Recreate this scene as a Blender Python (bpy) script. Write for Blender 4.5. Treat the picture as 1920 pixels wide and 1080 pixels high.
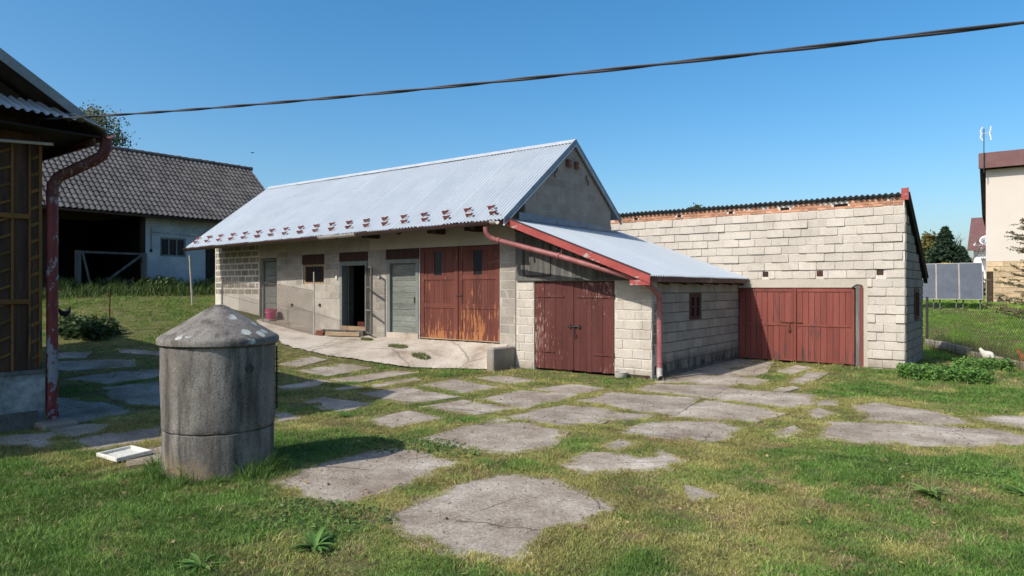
import bpy, bmesh, math, random
import numpy as np
from mathutils import Matrix, Vector
R = math.radians
random.seed(7); rng = np.random.default_rng(11)
sc = bpy.context.scene
for o in list(bpy.data.objects): bpy.data.objects.remove(o)
col = sc.collection

# ------------------------------------------------------------------ camera, sky, sun, exposure
CAMH = 2.23
cam_d = bpy.data.cameras.new('camera'); cam = bpy.data.objects.new('camera', cam_d); col.objects.link(cam)
cam_d.sensor_width = 36; cam_d.lens = 36 * 1280 / 1920; cam_d.clip_start = .05; cam_d.clip_end = 3000
cam.location = (0, 0, CAMH); cam.rotation_euler = (R(90), 0, R(37.4)); sc.camera = cam
SUN_EL, SUN_AZ = 42.0, 14.0
w = bpy.data.worlds.new('World'); sc.world = w; w.use_nodes = True
nt = w.node_tree; nt.nodes.clear()
sky = nt.nodes.new('ShaderNodeTexSky'); sky.sky_type = 'NISHITA'; sky.sun_disc = False
sky.sun_elevation = R(SUN_EL); sky.sun_rotation = R(180 + SUN_AZ)
sky.altitude = 0; sky.air_density = 1.0; sky.dust_density = 2.2; sky.ozone_density = 3.4
hsv = nt.nodes.new('ShaderNodeHueSaturation'); hsv.inputs['Saturation'].default_value = 1.33; hsv.inputs['Hue'].default_value = .493
bg = nt.nodes.new('ShaderNodeBackground'); bg.inputs['Strength'].default_value = .137
wo = nt.nodes.new('ShaderNodeOutputWorld')
nt.links.new(sky.outputs[0], hsv.inputs['Color']); nt.links.new(hsv.outputs[0], bg.inputs[0]); nt.links.new(bg.outputs[0], wo.inputs[0])
sd = bpy.data.lights.new('sun', 'SUN'); sd.energy = 4.0; sd.angle = R(.55); sd.color = (1, .94, .845)
so = bpy.data.objects.new('sun', sd); col.objects.link(so)
sdir = Vector((math.sin(R(SUN_AZ)) * math.cos(R(SUN_EL)), math.cos(R(SUN_AZ)) * math.cos(R(SUN_EL)), -math.sin(R(SUN_EL))))
so.rotation_euler = sdir.to_track_quat('-Z', 'Y').to_euler(); so.location = (-20, -30, 40)
vs = sc.view_settings; vs.view_transform = 'Standard'; vs.look = 'None'; vs.exposure = 0.4; vs.gamma = 1.0
vs.use_curve_mapping = False
sc.render.engine = 'CYCLES'
sc.cycles.max_bounces = 6; sc.cycles.transparent_max_bounces = 8

# ------------------------------------------------------------------ helpers
def np_mesh(name, V, T, C=None, smooth=False):
    """triangle mesh from arrays: V (n,3), T (m,3), optional point colours C (n,3)"""
    me = bpy.data.meshes.new(name)
    V = np.asarray(V, np.float32); T = np.asarray(T, np.int32)
    me.vertices.add(len(V)); me.vertices.foreach_set('co', V.ravel())
    me.loops.add(T.size); me.loops.foreach_set('vertex_index', T.ravel())
    me.polygons.add(len(T)); me.polygons.foreach_set('loop_start', np.arange(0, T.size, 3, dtype=np.int32))
    if smooth: me.polygons.foreach_set('use_smooth', np.ones(len(T), bool))
    if C is not None:
        a = me.attributes.new('Col', 'FLOAT_COLOR', 'POINT')
        c4 = np.ones((len(V), 4), np.float32); c4[:, :3] = C; a.data.foreach_set('color', c4.ravel())
    me.update(calc_edges=True)
    return me

class MB:
    """collects boxes, prisms, tubes and lathes into one mesh"""
    def __init__(s): s.v = []; s.f = []
    def add(s, vs, fs):
        n = len(s.v); s.v += [tuple(p) for p in vs]; s.f += [tuple(i + n for i in f) for f in fs]; return s
    def box(s, x0, x1, y0, y1, z0, z1, M=None):
        p = [Vector((x, y, z)) for z in (z0, z1) for y in (y0, y1) for x in (x0, x1)]
        if M is not None: p = [M @ q for q in p]
        return s.add(p, [(0, 2, 3, 1), (4, 5, 7, 6), (0, 1, 5, 4), (2, 6, 7, 3), (0, 4, 6, 2), (1, 3, 7, 5)])
    def bar(s, a, b, wd, ht, up=(0, 0, 1)):
        a = Vector(a); b = Vector(b); d = (b - a); L = d.length; d.normalize()
        u = Vector(up); r = d.cross(u)
        if r.length < 1e-4: r = d.cross(Vector((0, 1, 0)))
        r.normalize(); u = r.cross(d)
        M = Matrix((( d.x, r.x, u.x, a.x), (d.y, r.y, u.y, a.y), (d.z, r.z, u.z, a.z), (0, 0, 0, 1)))
        return s.box(0, L, -wd / 2, wd / 2, -ht / 2, ht / 2, M)
    def tube(s, pts, r, n=10, cap=True):
        pts = [Vector(p) for p in pts]; rs = r if isinstance(r, (list, tuple)) else [r] * len(pts)
        rings = []; prev = None
        for i, p in enumerate(pts):
            d = (pts[min(i + 1, len(pts) - 1)] - pts[max(i - 1, 0)]).normalized()
            if prev is None:
                a = Vector((0, 0, 1)) if abs(d.z) < .9 else Vector((1, 0, 0)); x = d.cross(a).normalized()
            else:
                x = (prev - d * prev.dot(d)).normalized()
            prev = x; y = d.cross(x)
            rings.append([p + (x * math.cos(6.28318 * k / n) + y * math.sin(6.28318 * k / n)) * rs[i] for k in range(n)])
        V = [q for g_ in rings for q in g_]; Fc = []
        for i in range(len(rings) - 1):
            for k in range(n):
                a = i * n + k; b = i * n + (k + 1) % n; Fc.append((a, b, b + n, a + n))
        if cap: Fc.append(tuple(range(n - 1, -1, -1))); Fc.append(tuple(range(len(V) - n, len(V))))
        return s.add(V, Fc)
    def lathe(s, prof, c, n=48, cap=True):
        V = [(c[0] + r * math.cos(6.28318 * k / n), c[1] + r * math.sin(6.28318 * k / n), c[2] + z) for r, z in prof for k in range(n)]
        Fc = []
        for i in range(len(prof) - 1):
            for k in range(n):
                a = i * n + k; b = i * n + (k + 1) % n; Fc.append((a, b, b + n, a + n))
        if cap: Fc.append(tuple(range(n - 1, -1, -1))); Fc.append(tuple(range(len(V) - n, len(V))))
        return s.add(V, Fc)
    def prism(s, poly, vec):
        """poly: 3D points of one face, extruded along vec"""
        n = len(poly); v = Vector(vec); A = [Vector(p) for p in poly]
        return s.add(A + [p + v for p in A], [tuple(range(n - 1, -1, -1)), tuple(range(n, 2 * n))] +
                     [(i, (i + 1) % n, n + (i + 1) % n, n + i) for i in range(n)])
    def mesh(s, name, smooth=False):
        me = bpy.data.meshes.new(name); me.from_pydata(s.v, [], s.f)
        if smooth: me.polygons.foreach_set('use_smooth', [True] * len(me.polygons))
        me.update(); return me
    def build(s, name, mat, parent=None, smooth=False, bevel=0):
        o = link(name, s.mesh(name, smooth), mat, parent)
        if bevel:
            m = o.modifiers.new('bevel', 'BEVEL'); m.width = bevel; m.segments = 1; m.limit_method = 'ANGLE'
        if smooth: o.modifiers.new('ws', 'EDGE_SPLIT').split_angle = R(38)
        return o

WLOC = {}
def link(name, me, mat, parent=None, M=None):
    o = bpy.data.objects.new(name, me); col.objects.link(o)
    if mat is not None and me is not None and not me.materials: me.materials.append(mat)
    if M is not None: o.matrix_basis = M; WLOC[o.name] = M.copy()
    if parent is not None:
        o.parent = parent
        if parent.name in WLOC: o.matrix_parent_inverse = WLOC[parent.name].inverted()
    return o
def tag(o, label, cat, group=None, kind=None):
    if label: o['label'] = label
    if cat: o['category'] = cat
    if group: o['group'] = group
    if kind: o['kind'] = kind
    return o
def thing(name, label, cat, loc, group=None):
    o = bpy.data.objects.new(name, None); col.objects.link(o); o.empty_display_size = .3
    o.location = loc; WLOC[o.name] = Matrix.Translation(loc); return tag(o, label, cat, group)
def struct(o): o['kind'] = 'structure'; return o

def vnoise(x, y, seed=0):
    r = np.random.default_rng(seed).random((256, 256))
    xi = np.floor(x).astype(int); yi = np.floor(y).astype(int); fx = x - xi; fy = y - yi
    fx = fx * fx * (3 - 2 * fx); fy = fy * fy * (3 - 2 * fy)
    a = r[xi % 256, yi % 256]; b = r[(xi + 1) % 256, yi % 256]; c = r[xi % 256, (yi + 1) % 256]; d = r[(xi + 1) % 256, (yi + 1) % 256]
    return (a * (1 - fx) + b * fx) * (1 - fy) + (c * (1 - fx) + d * fx) * fy
def fbm(x, y, seed=0, o=4):
    t = 0; a = .5; n = 0
    for i in range(o):
        t = t + a * vnoise(x * 2 ** i + 17 * i, y * 2 ** i - 9 * i, seed + i); n += a; a *= .55
    return t / n
def sm(a, b, t):
    t = np.clip((t - a) / (b - a), 0, 1); return t * t * (3 - 2 * t)
def ground_z(X, Y):
    X = np.asarray(X, float); Y = np.asarray(Y, float)
    h = np.clip((-X - 13) / 21, 0, 1)
    return 2.35 * h ** 1.1 * sm(1, 12, Y) + 1.5 * sm(27, 37, Y) * sm(-30, -10, X)
def gz(x, y): return float(ground_z(x, y))

# ------------------------------------------------------------------ materials
class NT:
    def __init__(s, name):
        s.m = bpy.data.materials.new(name); s.m.use_nodes = True; s.t = s.m.node_tree
        s.b = s.t.nodes['Principled BSDF']; s.out = s.t.nodes['Material Output']
        s.pos = s.n('ShaderNodeNewGeometry').outputs['Position']
    def n(s, typ, **kw):
        x = s.t.nodes.new(typ)
        for k, v in kw.items(): setattr(x, k, v)
        return x
    def l(s, a, b): s.t.links.new(a, b)
    def set(s, sock, v):
        if hasattr(v, 'is_linked') or isinstance(v, bpy.types.NodeSocket): s.l(v, sock)
        else: sock.default_value = v
    def noise(s, scale, stretch=(1, 1, 1), detail=5, rough=.6, off=(0, 0, 0)):
        mp = s.n('ShaderNodeMapping'); s.l(s.pos, mp.inputs[0]); mp.inputs['Scale'].default_value = stretch; mp.inputs['Location'].default_value = off
        x = s.n('ShaderNodeTexNoise'); s.l(mp.outputs[0], x.inputs['Vector']); x.inputs['Scale'].default_value = scale
        x.inputs['Detail'].default_value = detail; x.inputs['Roughness'].default_value = rough
        return x.outputs['Fac']
    def voro(s, scale, stretch=(1, 1, 1), feature='F1', out='Distance', rand=1):
        mp = s.n('ShaderNodeMapping'); s.l(s.pos, mp.inputs[0]); mp.inputs['Scale'].default_value = stretch
        x = s.n('ShaderNodeTexVoronoi'); x.feature = feature; s.l(mp.outputs[0], x.inputs['Vector']); x.inputs['Scale'].default_value = scale
        x.inputs['Randomness'].default_value = rand
        return x.outputs[out]
    def ramp(s, f, stops):
        x = s.n('ShaderNodeValToRGB'); s.l(f, x.inputs[0]); e = x.color_ramp.elements
        while len(e) < len(stops): e.new(.5)
        for i, (p, c) in enumerate(stops): e[i].position = p; e[i].color = (c if isinstance(c, tuple) else (c, c, c)) + (1,)
        return x.outputs[0]
    def mix(s, f, a, b, mode='MIX'):
        x = s.n('ShaderNodeMix'); x.data_type = 'RGBA'; x.blend_type = mode
        s.set(x.inputs[0], f)
        for k, v in ((6, a), (7, b)): s.set(x.inputs[k], v + (1,) if isinstance(v, tuple) and len(v) == 3 else v)
        return x.outputs[2]
    def math(s, op, a, b=0.0):
        x = s.n('ShaderNodeMath'); x.operation = op; s.set(x.inputs[0], a); s.set(x.inputs[1], b); return x.outputs[0]
    def rnd(s, c, amt):
        """per-object brightness variation"""
        oi = s.n('ShaderNodeObjectInfo')
        mr = s.n('ShaderNodeMapRange'); s.l(oi.outputs['Random'], mr.inputs[0]); mr.inputs[3].default_value = 1 - amt; mr.inputs[4].default_value = 1 + amt
        v = s.n('ShaderNodeVectorMath'); v.operation = 'SCALE'; s.set(v.inputs[0], c); s.l(mr.outputs[0], v.inputs['Scale']); return v.outputs[0]
    def sepz(s):
        x = s.n('ShaderNodeSeparateXYZ'); s.l(s.pos, x.inputs[0]); return x.outputs[2]
    def bump(s, h, st, dist=.01):
        x = s.n('ShaderNodeBump'); x.inputs['Strength'].default_value = st; x.inputs['Distance'].default_value = dist; s.l(h, x.inputs['Height'])
        s.l(x.outputs[0], s.b.inputs['Normal']); return x
    def fin(s, c, rough=.85, metal=0.0, spec=.3):
        s.set(s.b.inputs['Base Color'], c + (1,) if isinstance(c, tuple) and len(c) == 3 else c)
        s.set(s.b.inputs['Roughness'], rough); s.b.inputs['Metallic'].default_value = metal
        s.b.inputs['Specular IOR Level'].default_value = spec; return s.m

def gen(name, c1, c2, scale=2., rough=.88, bump=.4, bscale=45., rnd=.0, stretch=(1, 1, 1), metal=0., spec=.25, speck=.25, dist=.01, lo=.3, hi=.7, splash=None):
    n = NT(name); f = n.noise(scale, stretch); c = n.ramp(f, [(lo, c1), (hi, c2)])
    g2 = n.noise(bscale, stretch, 4, .65)
    c = n.mix(1.0, c, n.ramp(g2, [(.3, 1 - speck), (.65, 1.0 + speck * .35)]), 'MULTIPLY')
    if rnd: c = n.rnd(c, rnd)
    if splash:       # earth splashed up from the ground, and a few damp runs
        m = n.ramp(n.math('ADD', n.sepz(), n.math('MULTIPLY', n.noise(4, detail=7, rough=.7), .55)), [(.30, .75), (.62, 0.)]); c = n.mix(m, c, splash)
        c = n.mix(n.ramp(n.noise(1.3, (1, 1, .25), 7, .65, (3, 3, 3)), [(.58, 0.), (.74, .5)]), c, n.mix(1., c, (.62, .58, .53), 'MULTIPLY'))
    if bump: n.bump(n.math('ADD', g2, n.math('MULTIPLY', f, .6)), bump, dist)
    return n.fin(c, rough, metal, spec)

def peel(name, paint, paint2, under, thr, scale=7., stretch=(1, 1, .18), rough=.7, rnd=.08, soft=.05, zw=None):
    """old paint flaking off wood or metal in streaks"""
    n = NT(name); f = n.noise(scale, stretch, 7, .68); big = n.noise(.9, (1, 1, .7), 3)
    base = n.mix(n.ramp(n.noise(3.2, stretch), [(.35, 0.), (.65, 1.)]), paint, paint2)
    fac = n.math('ADD', f, n.math('MULTIPLY', n.math('SUBTRACT', big, .5), .55))
    if zw:
        sx = n.n('ShaderNodeSeparateXYZ'); n.l(n.pos, sx.inputs[0]); mr = n.n('ShaderNodeMapRange'); n.l(sx.outputs[2], mr.inputs[0]); mr.inputs[1].default_value = zw[0]; mr.inputs[2].default_value = zw[1]; mr.inputs[3].default_value = .055; mr.inputs[4].default_value = -.10
        fac = n.math('ADD', fac, mr.outputs[0])
    mask = n.ramp(fac, [(thr, 0.), (thr + soft, 1.)])
    fine = n.noise(60, (1, 1, .12), 3)
    und = n.mix(fine, under, tuple(v * .55 for v in under))
    c = n.mix(mask, base, und); c = n.mix(1., c, n.ramp(fine, [(.3, .82), (.7, 1.08)]), 'MULTIPLY')
    if rnd: c = n.rnd(c, rnd)
    n.bump(n.math('SUBTRACT', fine, mask), .35, .004)
    return n.fin(c, rough, 0, .3)

MT = {}
def slab_mat():
    n = NT('old_concrete_slab'); f = n.noise(1.1, detail=8, rough=.68); g2 = n.noise(36, detail=6, rough=.78); g3 = n.noise(120, detail=3)
    c = n.ramp(f, [(.30, (.19, .145, .108)), (.43, (.285, .235, .187)), (.55, (.375, .325, .265)), (.70, (.50, .445, .375))])
    c = n.mix(1., c, n.ramp(g2, [(.32, .42), (.5, .96), (.68, 1.42)]), 'MULTIPLY')
    c = n.mix(n.ramp(n.noise(2.4, detail=6, off=(5, 2, 0)), [(.56, 0.), (.70, .55)]), c, (.20, .145, .095))          # trodden-in soil
    c = n.mix(n.ramp(n.noise(1.7, detail=6, off=(9, 4, 0)), [(.60, 0.), (.72, .45)]), c, (.15, .15, .075))           # moss film
    mp = n.n('ShaderNodeMixRGB'); mp.inputs[0].default_value = .16; n.l(n.pos, mp.inputs[1]); nn = n.n('ShaderNodeTexNoise'); nn.inputs['Scale'].default_value = 3.; nn.inputs['Detail'].default_value = 5; n.l(n.pos, nn.inputs['Vector']); n.l(nn.outputs['Color'], mp.inputs[2])
    v = n.n('ShaderNodeTexVoronoi'); v.feature = 'DISTANCE_TO_EDGE'; v.inputs['Scale'].default_value = .8; n.l(mp.outputs[0], v.inputs['Vector'])
    crk = n.math('MAXIMUM', n.ramp(v.outputs['Distance'], [(.0025, .45), (.008, 1.)]), n.ramp(n.noise(.8, off=(2, 7, 0)), [(.5, 1.), (.54, 0.)]))
    c = n.mix(1., c, crk, 'MULTIPLY'); pit = n.ramp(n.voro(11), [(.05, .4), (.11, 1.)]); c = n.mix(.8, c, n.mix(1., c, pit, 'MULTIPLY'))
    n.bump(n.math('ADD', n.math('ADD', g2, n.math('MULTIPLY', g3, .5)), n.math('ADD', n.math('MULTIPLY', crk, .8), n.math('MULTIPLY', f, 1.5))), .7, .016)
    return n.fin(n.rnd(c, .10), .95, 0, .12)
def apron_mat():
    n = NT('pale_cracked_concrete'); f = n.noise(.9, detail=7, rough=.65); g2 = n.noise(34, detail=6, rough=.75)
    c = n.ramp(f, [(.33, (.25, .20, .15)), (.45, (.39, .335, .275)), (.56, (.46, .405, .34)), (.7, (.53, .475, .405))]); c = n.mix(1., c, n.ramp(g2, [(.32, .55), (.64, 1.18)]), 'MULTIPLY')
    mp = n.n('ShaderNodeMixRGB'); mp.inputs[0].default_value = .12; n.l(n.pos, mp.inputs[1]); nn = n.n('ShaderNodeTexNoise'); nn.inputs['Scale'].default_value = 2.2; n.l(n.pos, nn.inputs['Vector']); n.l(nn.outputs['Color'], mp.inputs[2])
    v = n.n('ShaderNodeTexVoronoi'); v.feature = 'DISTANCE_TO_EDGE'; v.inputs['Scale'].default_value = .38; n.l(mp.outputs[0], v.inputs['Vector'])
    cr = n.ramp(v.outputs['Distance'], [(.002, .55), (.009, 1.)]); c = n.mix(1., c, cr, 'MULTIPLY')
    sp = n.ramp(n.voro(7), [(.05, .45), (.10, 1.)]); c = n.mix(.7, c, n.mix(1., c, sp, 'MULTIPLY'))
    n.bump(n.math('ADD', g2, n.math('MULTIPLY', cr, .8)), .5, .012); return n.fin(n.rnd(c, .04), .95, 0, .12)
MT['apron'] = apron_mat(); MT['slab'] = slab_mat()
MT['block'] = gen('grey_concrete_block', (.43, .39, .335), (.51, .465, .405), 1.7, .95, .6, 42, .065, speck=.28, spec=.1, splash=(.20, .165, .12))
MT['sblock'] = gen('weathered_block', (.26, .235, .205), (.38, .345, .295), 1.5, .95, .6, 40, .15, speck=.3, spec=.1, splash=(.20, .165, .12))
MT['shaded_block'] = (lambda n: (n.bump(n.noise(40, detail=6, rough=.7), .6, .01), n.fin(n.rnd(n.mix(n.math('MULTIPLY', n.ramp(n.math('ADD', n.sepz(), n.math('MULTIPLY', n.noise(2.5, (1, 1, .35), 6), .9)), [(.75, 1.), (1.05, 0.)]), n.ramp(n.noise(5, (1, 1, .3), 7), [(.35, .15), (.6, .9)])), n.mix(1., n.ramp(n.noise(1.6, detail=6), [(.3, (.25, .215, .18)), (.7, (.335, .29, .245))]), n.ramp(n.noise(42, detail=5), [(.3, .7), (.65, 1.1)]), 'MULTIPLY'), (.028, .027, .024)), .14), .95, 0, .1))[1])(NT('shade_toned_block'))  # block colour darkened to hold gable and side wall shade; real stains low down
MT['mortar'] = gen('mortar', (.50, .465, .41), (.62, .575, .51), 4, .95, .5, 35, .0, speck=.3, spec=.1)
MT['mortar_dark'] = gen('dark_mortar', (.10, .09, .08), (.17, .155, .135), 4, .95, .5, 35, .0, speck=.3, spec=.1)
MT['plaster'] = (lambda n: (n.bump(n.noise(28, detail=6), .45, .012),
    n.fin(n.mix(n.ramp(n.noise(1.1, detail=6), [(.36, 0.), (.66, 1.)]),
        n.mix(1., n.ramp(n.noise(2.2, (1, 1, .4)), [(.3, (.26, .235, .205)), (.7, (.36, .33, .285))]), n.ramp(n.noise(35), [(.3, .7), (.65, 1.1)]), 'MULTIPLY'),
        n.mix(1., n.ramp(n.noise(4.2, detail=7), [(.3, (.34, .31, .265)), (.7, (.47, .43, .37))]), n.ramp(n.noise(32, detail=6, rough=.7), [(.3, .75), (.62, 1.08)]), 'MULTIPLY')), .95, 0, .1))[1])(NT('rough_plaster'))
MT['cream_plaster'] = gen('smooth_cement', (.38, .34, .28), (.46, .415, .345), 1.0, .95, .2, 25, speck=.12)
def roof_mat():
    n = NT('galvanised_sheet'); f = n.noise(1.2, (1, 1, 1), 5); g2 = n.noise(14, (1, .3, .3), 4)
    c = n.mix(f, (.37, .41, .445), (.41, .45, .485)); c = n.mix(1., c, n.ramp(g2, [(.3, .96), (.7, 1.02)]), 'MULTIPLY')
    return n.fin(n.rnd(c, .03), n.ramp(f, [(.3, .42), (.7, .6)]), .15, .5)
MT['sheet'] = roof_mat()
MT['flash'] = gen('zinc_trim', (.12, .16, .20), (.20, .25, .30), 3, .5, .1, 30, metal=.4, spec=.5)
MT['trim_light'] = gen('light_metal_trim', (.42, .45, .47), (.55, .57, .58), 3, .5, .05, 30, metal=.3, spec=.5)
MT['door_red'] = peel('peeling_red_brown_door_paint', (.085, .025, .018), (.13, .038, .026), (.42, .165, .06), .572, 15, (1, 1, .13), .62, zw=(1.0, 3.2))
MT['door_dark'] = peel('old_dark_red_door_paint', (.070, .018, .015), (.10, .029, .024), (.30, .20, .16), .60, 22., (1, 1, .22), .6, .1, .03)
MT['gate_red'] = peel('faded_red_gate_paint', (.165, .040, .029), (.21, .058, .043), (.10, .055, .048), .555, 10, (1, 1, .10), .65, .16, .12)
MT['fascia_red'] = peel('chipped_red_fascia_paint', (.26, .045, .04), (.33, .07, .06), (.45, .40, .38), .63, 6, (.45, 1, 1), .55, .03, .02)
MT['pipe_red'] = peel('faded_red_pipe_paint', (.24, .075, .072), (.31, .13, .125), (.50, .42, .40), .66, 5, (1, 1, 1), .5, .03, .06)
MT['spout_flaking'] = peel('flaking_red_pipe_paint', (.12, .018, .018), (.17, .03, .028), (.27, .28, .31), .545, 5.5, (1, 1, .5), .55, 0, .02)
MT['brown_trim'] = gen('brown_painted_board', (.034, .015, .012), (.058, .024, .019), 6, .7, .2, 40, .12, (1, 1, .2))
MT['wood_grey'] = gen('weathered_grey_board', (.060, .058, .054), (.155, .15, .138), 5, .9, .5, 50, .22, (1, 1, .12))
MT['wood_green'] = gen('grey_green_board', (.115, .125, .11), (.20, .21, .185), 5, .85, .4, 40, .12, (.15, .15, 1))
MT['frame_green'] = gen('grey_green_frame', (.13, .15, .14), (.20, .22, .205), 6, .8, .3, 40, .05, (1, 1, .2))
MT['wood_dark'] = gen('dark_old_timber', (.022, .015, .010), (.055, .038, .026), 4, .9, .4, 40, .2, (1, 1, .2))
MT['wood_raw'] = gen('raw_timber', (.25, .17, .10), (.38, .28, .18), 4, .85, .3, 40, .1, (.3, .3, 1))
MT['wood_brown'] = gen('dark_brown_siding', (.030, .018, .013), (.095, .050, .032), 6, .85, .4, 45, .25, (1, 1, .1))
MT['ochre'] = peel('worn_ochre_paint', (.12, .054, .011), (.16, .076, .02), (.04, .034, .032), .51, 9, (1, 1, .3), .75, .3, .1, zw=(1.0, 3.6))
MT['gutter'] = gen('brown_gutter', (.035, .017, .014), (.065, .03, .026), 3, .45, .05, 30, .1, spec=.5)
MT['gutter_grey'] = gen('bare_zinc_gutter', (.30, .27, .24), (.45, .42, .38), 3, .5, .05, 30, .1, spec=.5)
MT['guard'] = gen('red_brown_snow_guard', (.15, .038, .03), (.20, .055, .042), 6, .55, .05, 30, .12, spec=.4)
MT['rust'] = gen('rusty_iron', (.05, .022, .012), (.11, .045, .022), 20, .85, .3, 80, .15)
MT['iron'] = gen('dark_iron', (.02, .019, .018), (.05, .045, .04), 15, .7, .2, 80)
MT['wire'] = gen('galvanised_wire', (.16, .155, .15), (.24, .235, .22), 5, .6, 0, 30, metal=.3)
MT['wire_dark'] = gen('dull_wire', (.05, .05, .045), (.09, .09, .08), 5, .7, 0, 30)
MT['brick'] = gen('orange_brick', (.38, .175, .10), (.53, .29, .185), 6, .9, .5, 40, .30, speck=.3)
MT['tar'] = gen('black_corrugated_roofing', (.018, .02, .021), (.04, .042, .043), 4, .7, .3, 40)
MT['black_wood'] = gen('blackened_barge_board', (.012, .010, .009), (.025, .02, .017), 4, .9, .3, 40)
MT['tile'] = gen('grey_concrete_tile', (.062, .057, .055), (.135, .125, .118), 1.6, .85, .4, 18, speck=.35)
MT['blue_wall'] = gen('bluish_limewash', (.33, .355, .37), (.46, .485, .49), 1.6, .95, .4, 25, .08, speck=.2)
MT['glass'] = NT('window_glass').fin((.012, .015, .019), .3, 0, .2)
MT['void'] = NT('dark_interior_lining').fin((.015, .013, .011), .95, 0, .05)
MT['pink'] = gen('pink_plastic', (.62, .06, .20), (.70, .09, .25), 5, .45, .05, 30, spec=.4)
MT['white_plastic'] = gen('dirty_white_plastic', (.56, .54, .48), (.70, .68, .62), 5, .5, .1, 30, spec=.4, speck=.2)
MT['cable'] = NT('black_rubber_cable').fin((.022, .024, .03), .5, 0, .4)
MT['cream_wall'] = gen('cream_render', (.52, .465, .41), (.56, .505, .45), .7, .9, .15, 60, speck=.05)
MT['white_wall'] = gen('white_render', (.72, .72, .72), (.78, .78, .78), .7, .9, .1, 60, speck=.05)
MT['stone'] = gen('sandstone_cladding', (.42, .31, .19), (.56, .43, .28), 3, .9, .5, 30, .14)
MT['house_roof'] = gen('violet_brown_roof', (.13, .062, .06), (.175, .09, .085), 2, .6, .15, 30, .06)
MT['white_paint'] = gen('white_paint', (.62, .62, .60), (.70, .70, .68), 5, .6, .05, 30)
MT['panel_glass'] = gen('solar_cell_glass', (.05, .06, .075), (.085, .095, .11), 3, .16, .0, 30, spec=.7, speck=.1)
MT['alu'] = gen('aluminium', (.45, .46, .47), (.55, .56, .57), 5, .4, 0, 30, metal=.6, spec=.5)
def vcol(name, trans=.35, rough=.6):
    n = NT(name); a = n.n('ShaderNodeAttribute'); a.attribute_name = 'Col'
    n.l(a.outputs['Color'], n.b.inputs['Base Color']); n.b.inputs['Roughness'].default_value = rough; n.b.inputs['Specular IOR Level'].default_value = .25
    t = n.n('ShaderNodeBsdfTranslucent'); n.l(a.outputs['Color'], t.inputs[0])
    m = n.n('ShaderNodeMixShader'); m.inputs[0].default_value = trans; n.l(n.b.outputs[0], m.inputs[1]); n.l(t.outputs[0], m.inputs[2]); n.l(m.outputs[0], n.out.inputs[0]); return n.m
MT['grass'] = vcol('grass_blades', .3); MT['leaf'] = vcol('leaves', .3); MT['needle'] = vcol('needles', .12, .7); MT['feather'] = vcol('feathers', .0, .9)
def ground_mat():
    n = NT('soil_and_turf'); f = n.noise(.45, detail=6); f2 = n.noise(5, detail=7, rough=.7); f3 = n.noise(45, detail=5, rough=.7)
    c = n.mix(n.ramp(f, [(.4, 0.), (.6, 1.)]), n.ramp(f2, [(.3, (.075, .082, .026)), (.55, (.13, .13, .048)), (.75, (.21, .17, .095))]),
              n.ramp(f2, [(.3, (.085, .09, .032)), (.7, (.19, .165, .075))]))
    c = n.mix(1., c, n.ramp(f3, [(.3, .55), (.65, 1.25)]), 'MULTIPLY')
    n.bump(n.math('ADD', f3, f2), .8, .03); return n.fin(c, .95, 0, .1)
MT['ground'] = ground_mat()
def well_mat(cap):
    n = NT('lichen_spotted_concrete' if cap else 'stained_well_concrete')
    f = n.noise(2.4, (1, 1, .7), 8, .7); f3 = n.noise(48, detail=6, rough=.75); st = n.noise(3.0, (1.6, 1.6, .22), 6, .62)
    c = n.ramp(f, [(.25, (.11, .098, .088)), (.5, (.195, .178, .16)), (.75, (.29, .27, .245))])
    c = n.mix(n.ramp(st, [(.47, 0.), (.66, .85)]), c, (.05, .045, .042))
    c = n.mix(1., c, n.ramp(f3, [(.28, .5), (.5, .95), (.7, 1.35)]), 'MULTIPLY')
    pit = n.ramp(n.voro(16), [(.05, 0.), (.13, 1.)]); c = n.mix(1., c, n.mix(.65, (1, 1, 1), pit), 'MULTIPLY')
    if cap:
        d = n.math('ADD', n.voro(5.2), n.math('MULTIPLY', n.math('SUBTRACT', n.noise(9, detail=5), .5), .42))
        patch = n.ramp(n.noise(1.4, off=(1.3, .2, .6), detail=2), [(.44, 0.), (.52, 1.)])
        m = n.math('MULTIPLY', n.ramp(d, [(.27, 1.), (.32, 0.)]), patch)
        c = n.mix(m, c, n.mix(n.noise(30), (.32, .34, .32), (.47, .48, .45)))
    else:
        sx = n.n('ShaderNodeSeparateXYZ'); n.l(n.pos, sx.inputs[0])
        hz = n.ramp(n.math('ADD', sx.outputs[2], n.math('MULTIPLY', n.noise(3.), .5)), [(.42, 1.), (.62, 0.)])
        m = n.math('MULTIPLY', hz, n.ramp(n.noise(2.1, off=(3, 1, 0)), [(.42, 0.), (.6, .75)]))
        c = n.mix(m, c, (.23, .155, .055))
    n.bump(n.math('ADD', n.math('MULTIPLY', pit, .5), n.math('ADD', f3, n.math('MULTIPLY', f, .8))), .6, .014)
    return n.fin(c, .95, 0, .12)
MT['well'] = well_mat(False); MT['well_cap'] = well_mat(True)

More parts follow.
